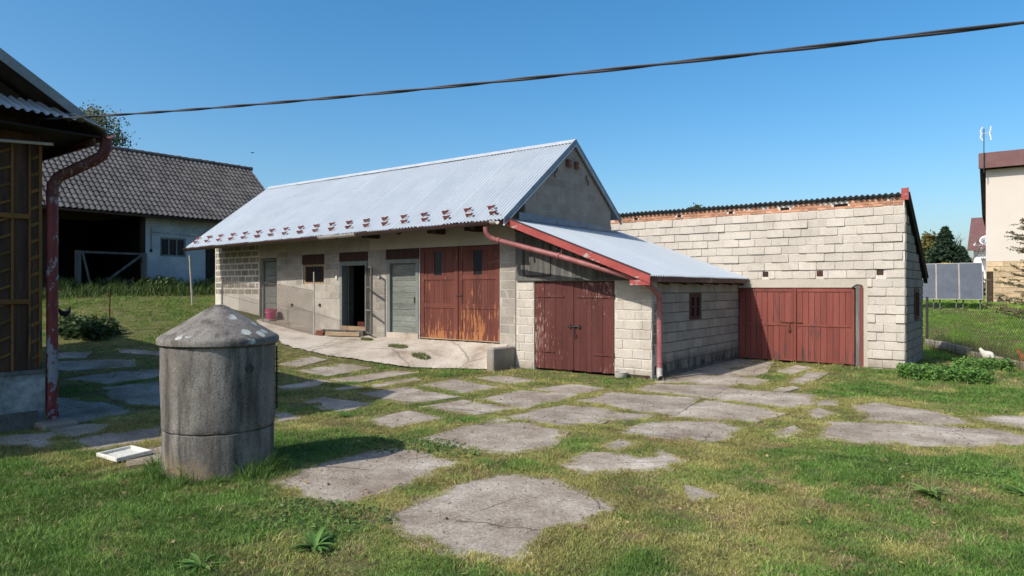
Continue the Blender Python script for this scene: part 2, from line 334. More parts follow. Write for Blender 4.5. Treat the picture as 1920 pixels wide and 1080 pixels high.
# ------------------------------------------------------------------ the setting: ground, yard slabs, apron
def ground():
    def axis(lo, hi, step, far):
        a = list(np.arange(lo, hi + 1e-6, step)); s_ = step; x = hi
        while x < far: s_ *= 1.35; x += s_; a.append(x)
        s_ = step; x = lo
        while x > -far: s_ *= 1.35; x -= s_; a.insert(0, x)
        return np.array(a)
    xs = axis(-46, 22, .4, 900); ys = axis(-8, 52, .4, 900)
    X, Y = np.meshgrid(xs, ys, indexing='ij')
    near = sm(70, 30, np.hypot(X + 10, Y - 15))
    Z = ground_z(X, Y) + near * (.05 * (fbm(X * .8, Y * .8, 5) - .5)) - .01
    nx, ny = X.shape; idx = np.arange(nx * ny).reshape(nx, ny)
    a = idx[:-1, :-1].ravel(); b = idx[1:, :-1].ravel(); c = idx[1:, 1:].ravel(); d = idx[:-1, 1:].ravel()
    me = np_mesh('ground', np.stack([X, Y, Z], -1).reshape(-1, 3), np.concatenate([np.stack([a, b, c], 1), np.stack([a, c, d], 1)]), smooth=True)
    return struct(link('ground', me, MT['ground']))
GROUND = ground()
SLABS=[[(-15.82,10.73),(-16.1,11.8),(-15.69,11.88),(-15.41,10.82)],
[(-14.79,10.62),(-14.81,11.86),(-14.12,12.16),(-13.99,10.78)],
[(-13.51,10.58),(-13.42,12.46),(-12.94,12.62),(-12.84,10.73)],
[(-12.14,10.47),(-12.11,11.89),(-11.85,11.76),(-11.85,10.41)],
[(-11.22,9.53),(-11.09,10.64),(-9.48,10.46),(-9.6,9.3)],
[(-11.31,8.24),(-11.41,8.64),(-10.26,8.8),(-10.0,8.05),(-10.35,8.0)],
[(-8.91,7.7),(-8.99,8.69),(-8.12,8.58),(-8.21,7.61)],
[(-13.49,8.96),(-13.56,10.07),(-13.14,10.29),(-13.1,9.16)],
[(-12.34,9.84),(-12.17,10.17),(-11.99,10.11),(-12.16,9.52)],
[(-10.57,6.96),(-10.6,7.16),(-10.08,7.08),(-10.09,6.72)],
[(-11.02,11.16),(-11.15,12.25),(-9.59,12.09),(-9.65,10.92)],
[(-9.02,9.15),(-8.94,10.12),(-7.72,10.07),(-7.9,9.25)],
[(-8.91,10.57),(-8.84,11.86),(-7.53,11.95),(-7.53,10.21)],
[(-8.75,12.33),(-8.52,13.35),(-7.65,13.17),(-7.59,12.08)],
[(-10.85,12.97),(-10.73,13.57),(-9.63,13.41),(-9.76,12.73)],
[(-7.29,9.41),(-7.11,10.93),(-6.14,10.94),(-5.84,10.64),(-5.81,9.82),(-6.12,9.37)],
[(-7.13,7.27),(-7.16,8.44),(-6.66,9.0),(-5.81,8.89),(-5.45,7.94),(-5.66,7.38),(-6.02,7.27)],
[(-7.24,8.84),(-7.22,9.06),(-7.06,9.04),(-7.08,8.85)],
[(-7.12,11.51),(-7.15,12.87),(-5.38,13.17),(-5.12,11.34),(-5.38,11.21),(-6.08,11.44)],
[(-6.96,13.7),(-7.03,14.54),(-5.47,15.24),(-5.33,13.46)],
[(-5.04,11.25),(-5.17,13.04),(-4.89,13.18),(-3.59,12.55),(-3.76,11.68),(-4.6,11.33)],
[(-5.07,9.44),(-5.02,10.31),(-4.2,11.05),(-3.7,10.79),(-3.67,9.68),(-4.22,9.64)],
[(-4.65,7.3),(-4.75,7.85),(-4.34,8.1),(-4.07,8.02),(-3.92,8.27),(-4.05,8.65),(-3.65,8.34),(-3.65,7.9),(-4.1,7.43),(-4.35,7.16)],
[(-4.77,8.54),(-4.77,8.85),(-4.6,8.79),(-4.56,8.39)],
[(-5.84,10.83),(-5.34,10.96),(-5.38,10.68),(-5.69,10.33)],
[(-5.23,13.45),(-5.39,15.1),(-5.02,14.93),(-3.66,15.04),(-3.46,13.99),(-3.64,13.41),(-4.27,13.38),(-4.91,13.33)],
[(-6.06,15.44),(-6.13,17.17),(-5.65,16.94),(-5.49,15.34)],
[(-7.18,14.93),(-7.47,21.12),(-6.72,21.39),(-6.56,17.04),(-6.46,15.32)],
[(-6.32,15.24),(-6.43,16.86),(-6.51,21.07),(-6.22,20.91),(-6.22,17.36),(-6.14,15.5)],
[(-5.44,15.92),(-5.51,17.05),(-5.15,16.72),(-5.15,16.02)],
[(-6.14,17.28),(-6.17,19.4),(-6.17,20.78),(-5.74,18.51),(-5.75,17.71)],
[(-5.41,19.05),(-5.4,20.5),(-4.96,20.16),(-5.06,18.74)],
[(-4.56,16.82),(-4.74,19.27),(-4.35,19.13),(-4.34,17.83),(-4.3,16.79)],
[(-4.48,15.39),(-4.4,16.17),(-4.23,15.93),(-4.33,15.31)],
[(-3.28,13.19),(-3.21,13.54),(-2.86,13.11),(-2.97,12.58)],
[(-3.37,14.45),(-3.11,14.5),(-3.07,14.14),(-3.25,14.01)],
[(-3.13,10.83),(-3.06,11.4),(-2.96,11.15),(-2.97,10.62)],
[(-2.69,14.36),(-2.39,14.89),(-1.5,14.29),(-0.83,13.62),(-1.36,13.01),(-2.23,12.91)],
[(-2.5,10.95),(-2.67,12.22),(-2.01,12.51),(-0.53,13.11),(-0.09,12.77),(-0.08,12.25),(-0.95,11.54),(-1.98,11.01)],
[(-0.83,14.09),(-0.53,14.54),(0.37,14.77),(0.33,13.47)],
[(-5.07,4.48),(-5.02,5.18),(-5.14,6.02),(-5.06,6.33),(-4.49,6.54),(-3.5,6.16),(-3.45,5.92),(-3.58,5.34),(-3.54,4.95),(-3.47,4.54),(-3.94,4.33),(-4.34,4.41)],
[(-6.94,4.67),(-7.08,5.16),(-7.08,6.18),(-6.9,6.6),(-5.88,6.46),(-5.73,5.48),(-5.74,4.54),(-5.93,4.45)],
[(-3.04,7.22),(-2.76,7.15),(-2.86,6.94)],
[(-15.32,5.21),(-14.03,5.66),(-13.09,5.68),(-12.76,5.35),(-12.8,4.36)],
[(-15.65,6.21),(-15.48,7.34),(-14.78,7.57),(-13.2,6.27),(-13.65,6.04),(-14.43,6.0)],
[(-17.34,6.12),(-17.17,7.29),(-16.77,7.95),(-16.29,7.72),(-16.17,6.58)],
[(-19.72,6.72),(-18.5,8.0),(-17.86,7.78),(-18.4,6.74),(-18.82,6.42)],
[(-20.96,7.15),(-20.37,7.73),(-19.84,7.39),(-20.44,6.97)],
[(-20.11,8.4),(-19.14,9.03),(-18.76,8.89),(-19.65,8.34)],
[(-11.0,4.03),(-11.18,4.35),(-11.06,5.22),(-10.34,4.88),(-10.38,4.41),(-10.35,4.0)],
[(-12.27,4.16),(-12.21,4.55),(-11.9,4.72),(-11.63,4.53),(-11.59,4.17)],
[(-12.19,3.47),(-11.91,4.06),(-11.07,3.65),(-11.8,3.42)],
[(-9.75,4.25),(-9.74,4.61),(-8.92,4.42),(-9.1,4.01)]]
def expand(poly, d):
    P = np.array(poly); c = P.mean(0); n = len(P); out = []
    area = sum(P[i][0] * P[(i + 1) % n][1] - P[(i + 1) % n][0] * P[i][1] for i in range(n)); sg = 1 if area > 0 else -1
    for i in range(n):
        a, b, e = P[i - 1], P[i], P[(i + 1) % n]
        d1 = (b - a) / (np.linalg.norm(b - a) + 1e-9); d2 = (e - b) / (np.linalg.norm(e - b) + 1e-9)
        nn = np.array([d1[1] + d2[1], -d1[0] - d2[0]]) * sg; nn /= (np.linalg.norm(nn) + 1e-9)
        out.append(b + nn * d)
    return out
for k, poly in enumerate(SLABS):
    c_ = np.array(poly).mean(0); v_ = -c_ / np.linalg.norm(c_); poly = [np.array(p) + v_ * .010 * np.linalg.norm(c_) * (1 if (np.array(p) - c_) @ v_ > 0 else .25) for p in poly]
    P = expand(poly, .12); pts = []
    for i in range(len(P)):
        a, b = P[i], P[(i + 1) % len(P)]; L = np.linalg.norm(b - a); m = max(1, int(L / .22))
        nn = np.array([(b - a)[1], -(b - a)[0]]) / (L + 1e-9)
        for j in range(m):
            q = a + (b - a) * j / m
            if j: q = q + nn * random.uniform(-.022, .022)
            pts.append(q)
    lift = random.uniform(.010, .018); n = len(pts)
    top = [(p[0], p[1], gz(p[0], p[1]) + lift + .006 * math.sin(3 * p[0] + k)) for p in pts]
    mb = MB(); bot = [(x, y, z - .12) for x, y, z in top]
    mb.add(top + bot, [tuple(range(n))] + [(i, n + i, n + (i + 1) % n, (i + 1) % n) for i in range(n)])
    mb.build('slab', MT['slab'], GROUND)

APF = [(-22.8, 14.35), (-21.3, 13.5), (-19.7, 12.9), (-18.6, 12.37), (-17.3, 12.24), (-16.06, 12.24), (-14.86, 12.78), (-13.74, 13.14), (-12.69, 13.9), (-11.9, 14.3), (-11.76, 14.3)]
def apron_front(x):
    y = float(np.interp(x, [p[0] for p in APF], [p[1] for p in APF]))
    return y + .55 * (float(fbm(np.array(x * 1.1 + 30), np.array(3.3), 17)) - .5) * min(1, max(0, (-11.9 - x) / .8))
def apron_z(x, t):
    yf = apron_front(x); y = yf + (15.19 - yf) * t
    zf = gz(x, yf) + .03; zb = float(np.interp(x, [-22.8, -21, -19.7, -17.5, -11.7], [1.06, .87, .72, .64, .64]))
    return y, zf + (zb - zf) * (t ** .85)
xs = np.linspace(-22.8, -11.76, 150); V = []; T = []
nt_ = 12
for i, x in enumerate(xs):
    for j in range(nt_ + 1):
        y, z = apron_z(x, j / nt_); V.append((x, y + (random.uniform(-.05, .05) if j == 0 else 0), z + random.uniform(-.006, .006)))
for i in range(len(xs) - 1):
    for j in range(nt_):
        a = i * (nt_ + 1) + j; b = a + nt_ + 1; T += [(a, b, b + 1), (a, b + 1, a + 1)]
struct(link('apron', np_mesh('apron', V, T, smooth=True), MT['apron']))
# ------------------------------------------------------------------ masonry helpers
def wall_mesh(mb, axis, u0, u1, z0, z1, d0, d1, holes=()):
    us = sorted({u0, u1} | {h for q in holes for h in q[:2] if u0 < h < u1}); zs = sorted({z0, z1} | {h for q in holes for h in q[2:] if z0 < h < z1})
    for a, b in zip(us, us[1:]):
        run = None
        for c, d in zip(zs, zs[1:]):
            mu, mz = (a + b) / 2, (c + d) / 2
            if any(h[0] < mu < h[1] and h[2] < mz < h[3] for h in holes): 
                run = None; continue
            if axis == 'x': mb.box(a, b, d0, d1, c, d)
            else: mb.box(d0, d1, a, b, c, d)
    return mb
BLK = []
for k in range(8):
    mb = MB(); L, Hh, D = .49, .231, .03; j = lambda s: random.uniform(-s, s)
    bk = [(0, -.05, 0), (L, -.05, 0), (L, -.05, Hh), (0, -.05, Hh)]
    md = [(0 + j(.003), D - .012, 0 + j(.004)), (L + j(.003), D - .012, j(.004)), (L + j(.003), D - .012, Hh + j(.003)), (j(.003), D - .012, Hh + j(.003))]
    e = .012; ex_ = .004
    fr = [(ex_ + j(.002), D + j(.003), e + j(.005)), (L / 2, D + j(.003), e * .7 + j(.010)), (L - ex_ + j(.002), D + j(.003), e + j(.005)), (L - ex_ + j(.002), D + j(.003), Hh - e + j(.004)), (L / 2, D + j(.003), Hh - e + j(.004)), (ex_ + j(.002), D + j(.003), Hh - e + j(.004))]
    mb.add(bk + md + fr, [(0, 1, 5, 4), (1, 2, 6, 5), (2, 3, 7, 6), (3, 0, 4, 7), (4, 5, 10, 9, 8), (5, 6, 11, 10), (6, 7, 13, 12, 11), (7, 4, 8, 13), (8, 9, 12, 13), (9, 10, 11, 12)])
    BLK.append(mb)
BLKM = {}
def blk_mesh(mat):
    if mat.name not in BLKM:
        L = []
        for b in BLK: me = b.mesh('block'); me.materials.append(mat); L.append(me)
        BLKM[mat.name] = L
    return random.choice(BLKM[mat.name])
def blocks(parent, n, p0, length, z0, rows, mat, holes=(), L=.5, H=.25, inset=.0, keep=None, jit=.006, limit=None, tilt=0., gap=.005, hs=1.):
    """courses of single blocks on the face with outward normal n; u runs along n x z from p0. holes in (u0,u1,z0,z1)"""
    nv = Vector(n); u = nv.cross(Vector((0, 0, 1))); p0 = Vector(p0); cnt = 0; rest = MB()
    for r in range(rows):
        za = z0 + r * H; zb = za + H
        x = -(L / 2) * (r % 2) + random.uniform(-.06, .06)
        while x < length:
            a, b = max(x, 0), min(x + L, length); x += L
            segs = [(a, b)]
            for h in holes:
                if h[2] < zb - .04 and h[3] > za + .04:
                    segs = [q for s_ in segs for q in ((s_[0], min(s_[1], h[0])), (max(s_[0], h[1]), s_[1])) if q[1] - q[0] > .001]
            for a2, b2 in segs:
                if b2 - a2 < .07 or (keep and not keep(a2, b2, za, zb)): continue
                sx = max(.05, b2 - a2 - gap) / .49; o3 = p0 + u * (a2 + gap / 2) + nv * (inset + random.uniform(-jit, jit)); o3.z = za + .006
                tt = tilt * random.uniform(.3, 1.4); o3 += nv * tt; k_ = -tt / .236
                M = Matrix(((u.x * sx, nv.x, nv.x * k_, o3.x), (u.y * sx, nv.y, nv.y * k_, o3.y), (0, 0, H / .25 * hs, o3.z), (0, 0, 0, 1)))
                if limit is not None and cnt >= limit:
                    b_ = random.choice(BLK); rest.add([M @ Vector(q) for q in b_.v], b_.f)
                else:
                    link('block', blk_mesh(mat), None, parent, M); cnt += 1
    if rest.v: o = rest.build('block_courses', mat, parent); o['kind'] = 'stuff'
    return cnt
def corr(name, P00, P10, P01, P11, pitch, amp, mat, parent, nv=3, per=8, thick=0, phase=0.):
    """corrugated sheet: u runs P00->P10, v runs P00->P01"""
    P00, P10, P01, P11 = [np.array(p, float) for p in (P00, P10, P01, P11)]
    L = np.linalg.norm(P10 - P00); n = max(4, int(L / pitch * per)); u = np.linspace(0, 1, n + 1); v = np.linspace(0, 1, nv)
    nr = np.cross(P10 - P00, P01 - P00); nr /= np.linalg.norm(nr); nr *= np.sign(nr[2]) or 1
    U, Vv = np.meshgrid(u, v, indexing='ij')
    P = (1 - U)[..., None] * ((1 - Vv)[..., None] * P00 + Vv[..., None] * P01) + U[..., None] * ((1 - Vv)[..., None] * P10 + Vv[..., None] * P11)
    P = P + nr * (amp * np.tanh(2.2 * np.sin(2 * math.pi * U * L / pitch + phase)))[..., None]
    idx = np.arange(P.shape[0] * nv).reshape(P.shape[0], nv)
    a = idx[:-1, :-1].ravel(); b = idx[1:, :-1].ravel(); c = idx[1:, 1:].ravel(); d = idx[:-1, 1:].ravel()
    return link(name, np_mesh(name, P.reshape(-1, 3), np.concatenate([np.stack([a, b, c], 1), np.stack([a, c, d], 1)]), smooth=True), mat, parent)
def trough(name, a, b, r, mat, parent):
    a = Vector(a); b = Vector(b); d = (b - a).normalized(); s_ = d.cross(Vector((0, 0, 1))).normalized(); mb = MB(); n = 8; V = []
    for p in (a, b):
        for rr in (r, r - .006):
            for k in range(n + 1):
                t = math.pi * k / n; V.append(p + s_ * math.cos(t) * rr - Vector((0, 0, 1)) * math.sin(t) * rr)
    m = n + 1; Fc = []
    for k in range(n):
        Fc += [(k, k + 1, 2 * m + k + 1, 2 * m + k), (m + k, 3 * m + k, 3 * m + k + 1, m + k + 1), (k, m + k, m + k + 1, k + 1), (2 * m + k, 2 * m + k + 1, 3 * m + k + 1, 3 * m + k)]
    return mb.add(V, Fc).build(name, mat, parent, smooth=True)
def bx(name, mat, parent, *b, bevel=0): return MB().box(*b).build(name, mat, parent, bevel=bevel)
UNIT = {}
def ubox(name, mat, parent, x0, x1, y0, y1, z0, z1, rot=None):
    """a box that shares one unit mesh with its kind"""
    k = (name, mat.name)
    if k not in UNIT: UNIT[k] = MB().box(0, 1, 0, 1, 0, 1).mesh(name); UNIT[k].materials.append(mat)
    M = Matrix.Translation((x0, y0, z0)) @ Matrix.Diagonal((x1 - x0, y1 - y0, z1 - z0, 1))
    return link(name, UNIT[k], None, parent, M)

# ------------------------------------------------------------------ stable
FY = 15.2
ST = thing('stable', 'long block stable with pale corrugated metal roof, snow guards and brown double doors', 'stable', (-19, 17.5, .6))
MT['grime'] = gen('grimy_block', (.20, .18, .152), (.31, .28, .24), 2.2, .95, .6, 30, .16, speck=.35, spec=.1)
HOL = [(-15.25, -12.06, .5, 3.48), (-16.74, -15.30, .6, 3.48), (-19.12, -17.70, .6, 3.45), (-21.24, -20.02, 2.37, 3.44), (-24.05, -22.88, 1.0, 3.38)]
w1 = wall_mesh(MB(), 'x', -24.05, -11.5, -.3, 4.66, FY, FY + .34, [h for h in HOL]).build('front_wall', MT['plaster'], ST)
w2 = wall_mesh(MB(), 'x', -27.3, -24.05, .3, 4.66, FY, FY + .34).build('front_wall', MT['mortar'], ST)
bx('smooth_band', MT['cream_plaster'], ST, -17.6, -11.52, FY - .012, FY + .1, 3.49, 4.3)
# flush blocks of the left bay, raised a little out of their pale mortar
blocks(w2, (0, -1, 0), (-24.07, FY, 0), 3.2, 1.98, 10, MT['grime'], inset=-.024, jit=.004, gap=.05, hs=.86)
# faint block courses of the middle bays
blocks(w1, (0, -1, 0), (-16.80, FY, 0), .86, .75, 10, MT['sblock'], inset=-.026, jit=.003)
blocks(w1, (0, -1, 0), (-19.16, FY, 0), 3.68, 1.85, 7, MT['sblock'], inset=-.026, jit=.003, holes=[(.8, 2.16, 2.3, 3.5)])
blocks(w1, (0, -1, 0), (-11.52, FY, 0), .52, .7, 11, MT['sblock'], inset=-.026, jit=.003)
APEX_Y, APEX_Z, EAVE_K = 17.66, 6.72, .757
def roof_z(y): return APEX_Z - EAVE_K * abs(y - APEX_Y)
BK = 20.0
gw = MB().prism([(-11.17, FY, 3.9), (-11.17, BK, 3.9), (-11.17, BK, roof_z(BK) - .12), (-11.17, APEX_Y, APEX_Z - .12), (-11.17, FY, roof_z(FY) - .12)], (-.32, 0, 0)).build('gable_wall', MT['shaded_block'], ST)
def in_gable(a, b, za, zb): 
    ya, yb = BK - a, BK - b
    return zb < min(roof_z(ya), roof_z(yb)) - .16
blocks(gw, (1, 0, 0), (-11.182, BK, 0), BK - FY, 3.95, 11, MT['shaded_block'], keep=in_gable, inset=-.014, jit=.003, L=.5)
bx('back_wall', MT['mortar_dark'], ST, -27.3, -11.82, BK - .3, BK, .2, roof_z(BK) - .15)
MB().prism([(-27.3, FY + .34, .5), (-27.3, BK - .3, .5), (-27.3, BK - .3, roof_z(BK) - .15), (-27.3, APEX_Y, APEX_Z - .15), (-27.3, FY + .34, roof_z(FY) - .15)], (.3, 0, 0)).build('end_wall', MT['mortar_dark'], ST)
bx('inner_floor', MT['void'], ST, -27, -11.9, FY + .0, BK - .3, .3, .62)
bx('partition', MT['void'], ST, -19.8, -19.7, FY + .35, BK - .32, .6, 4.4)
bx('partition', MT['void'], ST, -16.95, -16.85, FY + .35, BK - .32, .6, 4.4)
# metal roof in single sheets
def eave_y(x): return 14.12 + (x + 11.1) * .0165 
X0r, X1r = -27.15, -11.08; NS = 15
for i in range(NS):
    xa = X1r - (X1r - X0r) * i / NS; xb = X1r - (X1r - X0r) * (i + 1) / NS - .03
    dz = .012 * (i % 2)
    ya, yb = eave_y(xa) + random.uniform(-.01, .01), eave_y(xb) + random.uniform(-.01, .01)
    sag = lambda x: -.03 * math.sin((x - X0r) / (X1r - X0r) * 3.14)
    corr('roof_sheet', (xa, APEX_Y, APEX_Z + dz + sag(xa)), (xb, APEX_Y, APEX_Z + dz + sag(xb)), (xa, ya, roof_z(ya) + dz), (xb, yb, roof_z(yb) + dz), .125, .021, MT['sheet'], ST, nv=5)
corr('roof_sheet', (X0r, APEX_Y, APEX_Z), (X1r, APEX_Y, APEX_Z), (X0r, 20.55, roof_z(20.55)), (X1r, 20.55, roof_z(20.55)), .076, .0085, MT['sheet'], ST)
rc = MB(); 
for sg in (-1, 1):
    rc.prism([(X0r - .03, APEX_Y, APEX_Z + .035), (X1r + .02, APEX_Y, APEX_Z + .035), (X1r + .02, APEX_Y + sg * .17, APEX_Z - .095), (X0r - .03, APEX_Y + sg * .17, APEX_Z - .095)], (0, sg * .002, .004))
rc.build('ridge_cap', MT['trim_light'], ST)
for sg, ye in ((-1, 14.12), (1, 20.55)):
    z = roof_z(ye)
    MB().prism([(X1r + .03, APEX_Y, APEX_Z + .04), (X1r + .03, ye, z + .04), (X1r + .03, ye, z - .13), (X1r + .03, APEX_Y, APEX_Z - .13)], (-.025, 0, 0)).build('barge_trim', MT['flash'], ST)
    MB().prism([(X1r + .045, APEX_Y, APEX_Z - .132), (X1r + .045, ye, z - .132), (X1r + .045, ye, z - .165), (X1r + .045, APEX_Y, APEX_Z - .165)], (-.06, 0, 0)).build('barge_edge', MT['trim_light'], ST)
    MB().prism([(X0r - .02, APEX_Y, APEX_Z + .02), (X0r - .02, ye - (.2 if sg < 0 else 0), z + .02 - (.15 if sg < 0 else 0)), (X0r - .02, ye - (.2 if sg < 0 else 0), z - .12 - (.15 if sg < 0 else 0)), (X0r - .02, APEX_Y, APEX_Z - .12)], (.025, 0, 0)).build('barge_trim', MT['trim_light'], ST)
sf = MB().prism([(X0r + .05, FY + .02, roof_z(FY) - .13), (X1r - .02, FY + .02, roof_z(FY) - .13), (X1r - .02, 14.25, roof_z(14.25) - .12), (X0r + .05, 14.0, roof_z(14.0) - .12)], (0, 0, .03)).build('roof_boarding', MT['wood_dark'], ST)
for i in range(11):                     # rafter tails
    x = -12.25 - i * 1.47
    MB().bar((x, FY + .1, roof_z(FY + .1) - .24), (x, 14.2, roof_z(14.2) - .21), .13, .15).build('rafter', MT['wood_dark'], ST)
    if i in (0, 1, 3): MB().bar((x - .5, FY + .1, 3.93), (x - .5, 14.55, 3.93), .16, .16).build('beam_end', MT['wood_dark'], ST)
# snow guards
sg_ = MB(); sg_.prism([(-.12, 0, 0), (-.04, 0, 0), (-.04, 0, .055), (.12, 0, .06), (.12, 0, .12), (-.12, 0, .12)], (0, .012, 0)).box(-.12, -.05, .012, .2, -.002, .012).box(.02, .12, .012, .09, .085, .097)
sgm = sg_.mesh('snow_guard'); sgm.materials.append(MT['guard'])
for row, (off, dx) in enumerate(((.24, 0), (.56, .27))):
    for i in range(19):
        x = -11.55 - dx * 1 - i * .842
        if x < X0r + .15: continue
        y = eave_y(x) + off * .797; z = roof_z(y) + .012
        link('snow_guard', sgm, None, ST, Matrix.Translation((x, y, z)) @ Matrix.Rotation(R(37), 4, 'X')  @ Matrix.Rotation(random.uniform(-.06, .06), 4, 'Z'))
# gutter, its joints and the corner pole
segs = [(-11.25, -12.1, 'gutter'), (-12.1, -12.9, 'gutter_grey'), (-12.9, -16.8, 'gutter'), (-16.8, -18.6, 'gutter_grey'), (-18.6, -22.5, 'gutter'), (-22.5, -27.1, 'gutter')]
segs[0], segs[1] = (-11.25, -11.45, 'gutter_grey'), (-11.45, -16.8, 'gutter')
segs = [segs[0], segs[1]] + segs[3:]
gzf = lambda x: roof_z(eave_y(x)) - .030
for a, b, m in segs:
    g_ = trough('gutter', (a, eave_y(a) - .05, gzf(a)), (b, eave_y(b) - .05, gzf(b)), .10, MT[m], ST)
for i in range(13):
    x = -11.5 - i * 1.25
    MB().bar((x, eave_y(x) - .15, gzf(x) + .01), (x, eave_y(x) + .15, gzf(x) + .08), .03, .012).build('gutter_bracket', MT['iron'], ST)
# brown boards above the openings
for (a, b, c, d) in ((-16.78, -15.28, 3.15, 3.47), (-19.16, -17.68, 3.15, 3.44), (-21.28, -20.0, 3.08, 3.43)):
    n = int((b - a) / .105); q = (b - a) / n
    tb = bx('transom', MT['brown_trim'], ST, a, b, FY + .0, FY + .06, c, d)
    for i in range(n): ubox('board', MT['brown_trim'], tb, a + i * q + .004, a + (i + 1) * q - .004, FY - .022, FY - .002 + .002, c + .005, d - .005)
# big brown double door
bd = bx('double_door', MT['brown_trim'], ST, -15.25, -12.06, FY + .07, FY + .10, .66, 3.48); bd['label'] = 'tall brown double door with peeling paint and two narrow panes'
for s_, (a, b) in enumerate(((-15.23, -13.675), (-13.645, -12.08))):
    st = .15
    for (x0, x1, z0, z1) in ((a, a + st, .70, 3.46), (b - st, b, .70, 3.46)):
        ubox('stile', MT['door_red'], bd, x0, x1, FY + .02, FY + .068, z0, z1)
    for (z0, z1) in ((.70, .93), (1.62, 1.76), (2.48, 2.62), (3.34, 3.46)):
        ubox('rail', MT['door_red'], bd, a + st, b - st, FY + .024, FY + .068, z0, z1)
    wx = a + (.62 if s_ == 0 else .62)
    for (z0, z1, hole) in ((.93, 1.62, 0), (1.76, 2.48, 0), (2.62, 3.34, 1)):
        n = 12; q = (b - a - 2 * st) / n
        for i in range(n):
            x0 = a + st + i * q; x1 = x0 + q
            if hole and x1 > wx and x0 < wx + .21: continue
            ubox('board', MT['door_red'], bd, x0 + .003, x1 - .003, FY + .042 + random.uniform(-.003, .003), FY + .069, z0, z1)
    ubox('pane', MT['glass'], bd, wx - .03, wx + .26, FY + .05, FY + .066, 2.62, 3.34)
    ubox('sill', MT['wood_raw'], bd, a, b, FY + .012, FY + .066, .67, .70)
MB().bar((-13.74, FY + .01, 2.0), (-13.5, FY + .01, 2.0), .02, .03).build('latch', MT['iron'], bd)
# grey green plank door
gd = MB()
for q in ((-16.74, -16.60, .66, 3.15), (-15.42, -15.30, .66, 3.15), (-16.60, -15.42, 3.02, 3.15)): gd.box(q[0], q[1], FY - .02, FY + .18, q[2], q[3])
gd = gd.build('plank_door', MT['frame_green'], ST); gd['label'] = 'closed grey green door of horizontal planks'
for i in range(12): ubox('plank', MT['wood_green'], gd, -16.6, -15.42, FY + .085 + random.uniform(-.004, .004), FY + .12, .80 + i * .185, .80 + i * .185 + .178)
MB().box(-15.56, -15.50, FY + .04, FY + .085, 1.75, 1.95).build('handle', MT['iron'], gd)
bx('threshold', MT['apron'], ST, -16.74, -15.30, FY - .03, FY + .2, .55, .80)
# doorway standing open
od = MB()
for q in ((-19.12, -19.0, .7, 3.14), (-17.80, -17.70, .7, 3.14), (-19.0, -17.80, 3.0, 3.14)): od.box(q[0], q[1], FY - .03, FY + .2, q[2], q[3])
od = od.build('open_doorway', MT['frame_green'], ST)
dl = MB().bar((-19.0, FY + .24, 1.85), (-19.12, FY + .56, 1.85), .05, 2.3).build('door_leaf', MT['wood_green'], od)
ubox('threshold_board', MT['wood_raw'], ST, -19.05, -17.75, FY - .06, FY + .02, .72, .93)
ubox('inner_board', MT['door_dark'], ST, -18.9, -17.9, FY + .55, FY + .6, .62, 1.05)
# window with grille
wf = MB()
for q in ((-21.24, -21.17, 2.37, 3.08), (-20.09, -20.02, 2.37, 3.08), (-21.17, -20.09, 2.37, 2.44), (-21.17, -20.09, 3.01, 3.08)): wf.box(q[0], q[1], FY + .04, FY + .12, q[2], q[3])
wf = wf.build('window', MT['wood_raw'], ST)
ubox('pane', MT['glass'], wf, -21.17, -20.09, FY + .09, FY + .10, 2.44, 3.01)
for i in range(7): ubox('grille_bar', MT['rust'], wf, -21.03 + i * .15, -21.018 + i * .15, FY + .03, FY + .042, 2.4, 3.05)
for z in (2.58, 2.78): ubox('grille_bar', MT['rust'], wf, -21.2, -20.06, FY + .044, FY + .054, z, z + .012)
# narrow door at the far end, set back in a deep reveal
nd = MB()
for q in ((-24.05, -23.97, 1.05, 3.36), (-22.95, -22.88, 1.05, 3.36), (-23.97, -22.95, 3.28, 3.36)): nd.box(q[0], q[1], FY + .14, FY + .3, q[2], q[3])
nd = nd.build('narrow_door', MT['frame_green'], ST)
for i in range(8): ubox('plank', MT['wood_green'], nd, -23.97, -22.95, FY + .2 + random.uniform(-.003, .003), FY + .24, 1.1 + i * .27, 1.1 + i * .27 + .262)
bx('door_step', MT['apron'], ST, -24.1, -22.6, FY - .35, FY + .1, .6, 1.06)
# two small drain holes and two switch boxes on the wall
for x, z in ((-21.9, 1.6), (-20.25, 1.62)): MB().tube([(x, FY - .03, z), (x, FY + .01, z)], .06, 10).build('drain_stub', MT['iron'], ST)
for x, z in ((-19.28, 2.6), (-17.1, 2.62)): bx('switch_box', MT['white_plastic'], ST, x - .04, x + .04, FY - .06, FY, z - .06, z + .06)
# gable: wall anchors and two clay pots of bricks at the vent
MT['vent'] = gen('dark_clay_vent', (.16, .065, .04), (.24, .11, .075), 6, .9, .4, 40, .2)
def anchor(y, z, flip):
    pts = []
    for t in np.linspace(-1, 1, 13):
        pts.append((-11.12, y + flip * .075 * math.sin(t * 3.0), z + .15 * t))
    MB().tube(pts, .016, 6).build('wall_anchor', MT['iron'], ST)
anchor(16.66, 5.62, 1); anchor(18.44, 5.60, -1)
for y in (17.34, 17.80):
    MB().box(-11.16, -11.06, y - .08, y + .08, 6.02, 6.09).box(-11.16, -11.08, y - .07, y + .07, 5.94, 6.015).box(-11.16, -11.04, y - .06, y + .085, 5.865, 5.935).build('vent_brick', MT['vent'], ST, bevel=.008)

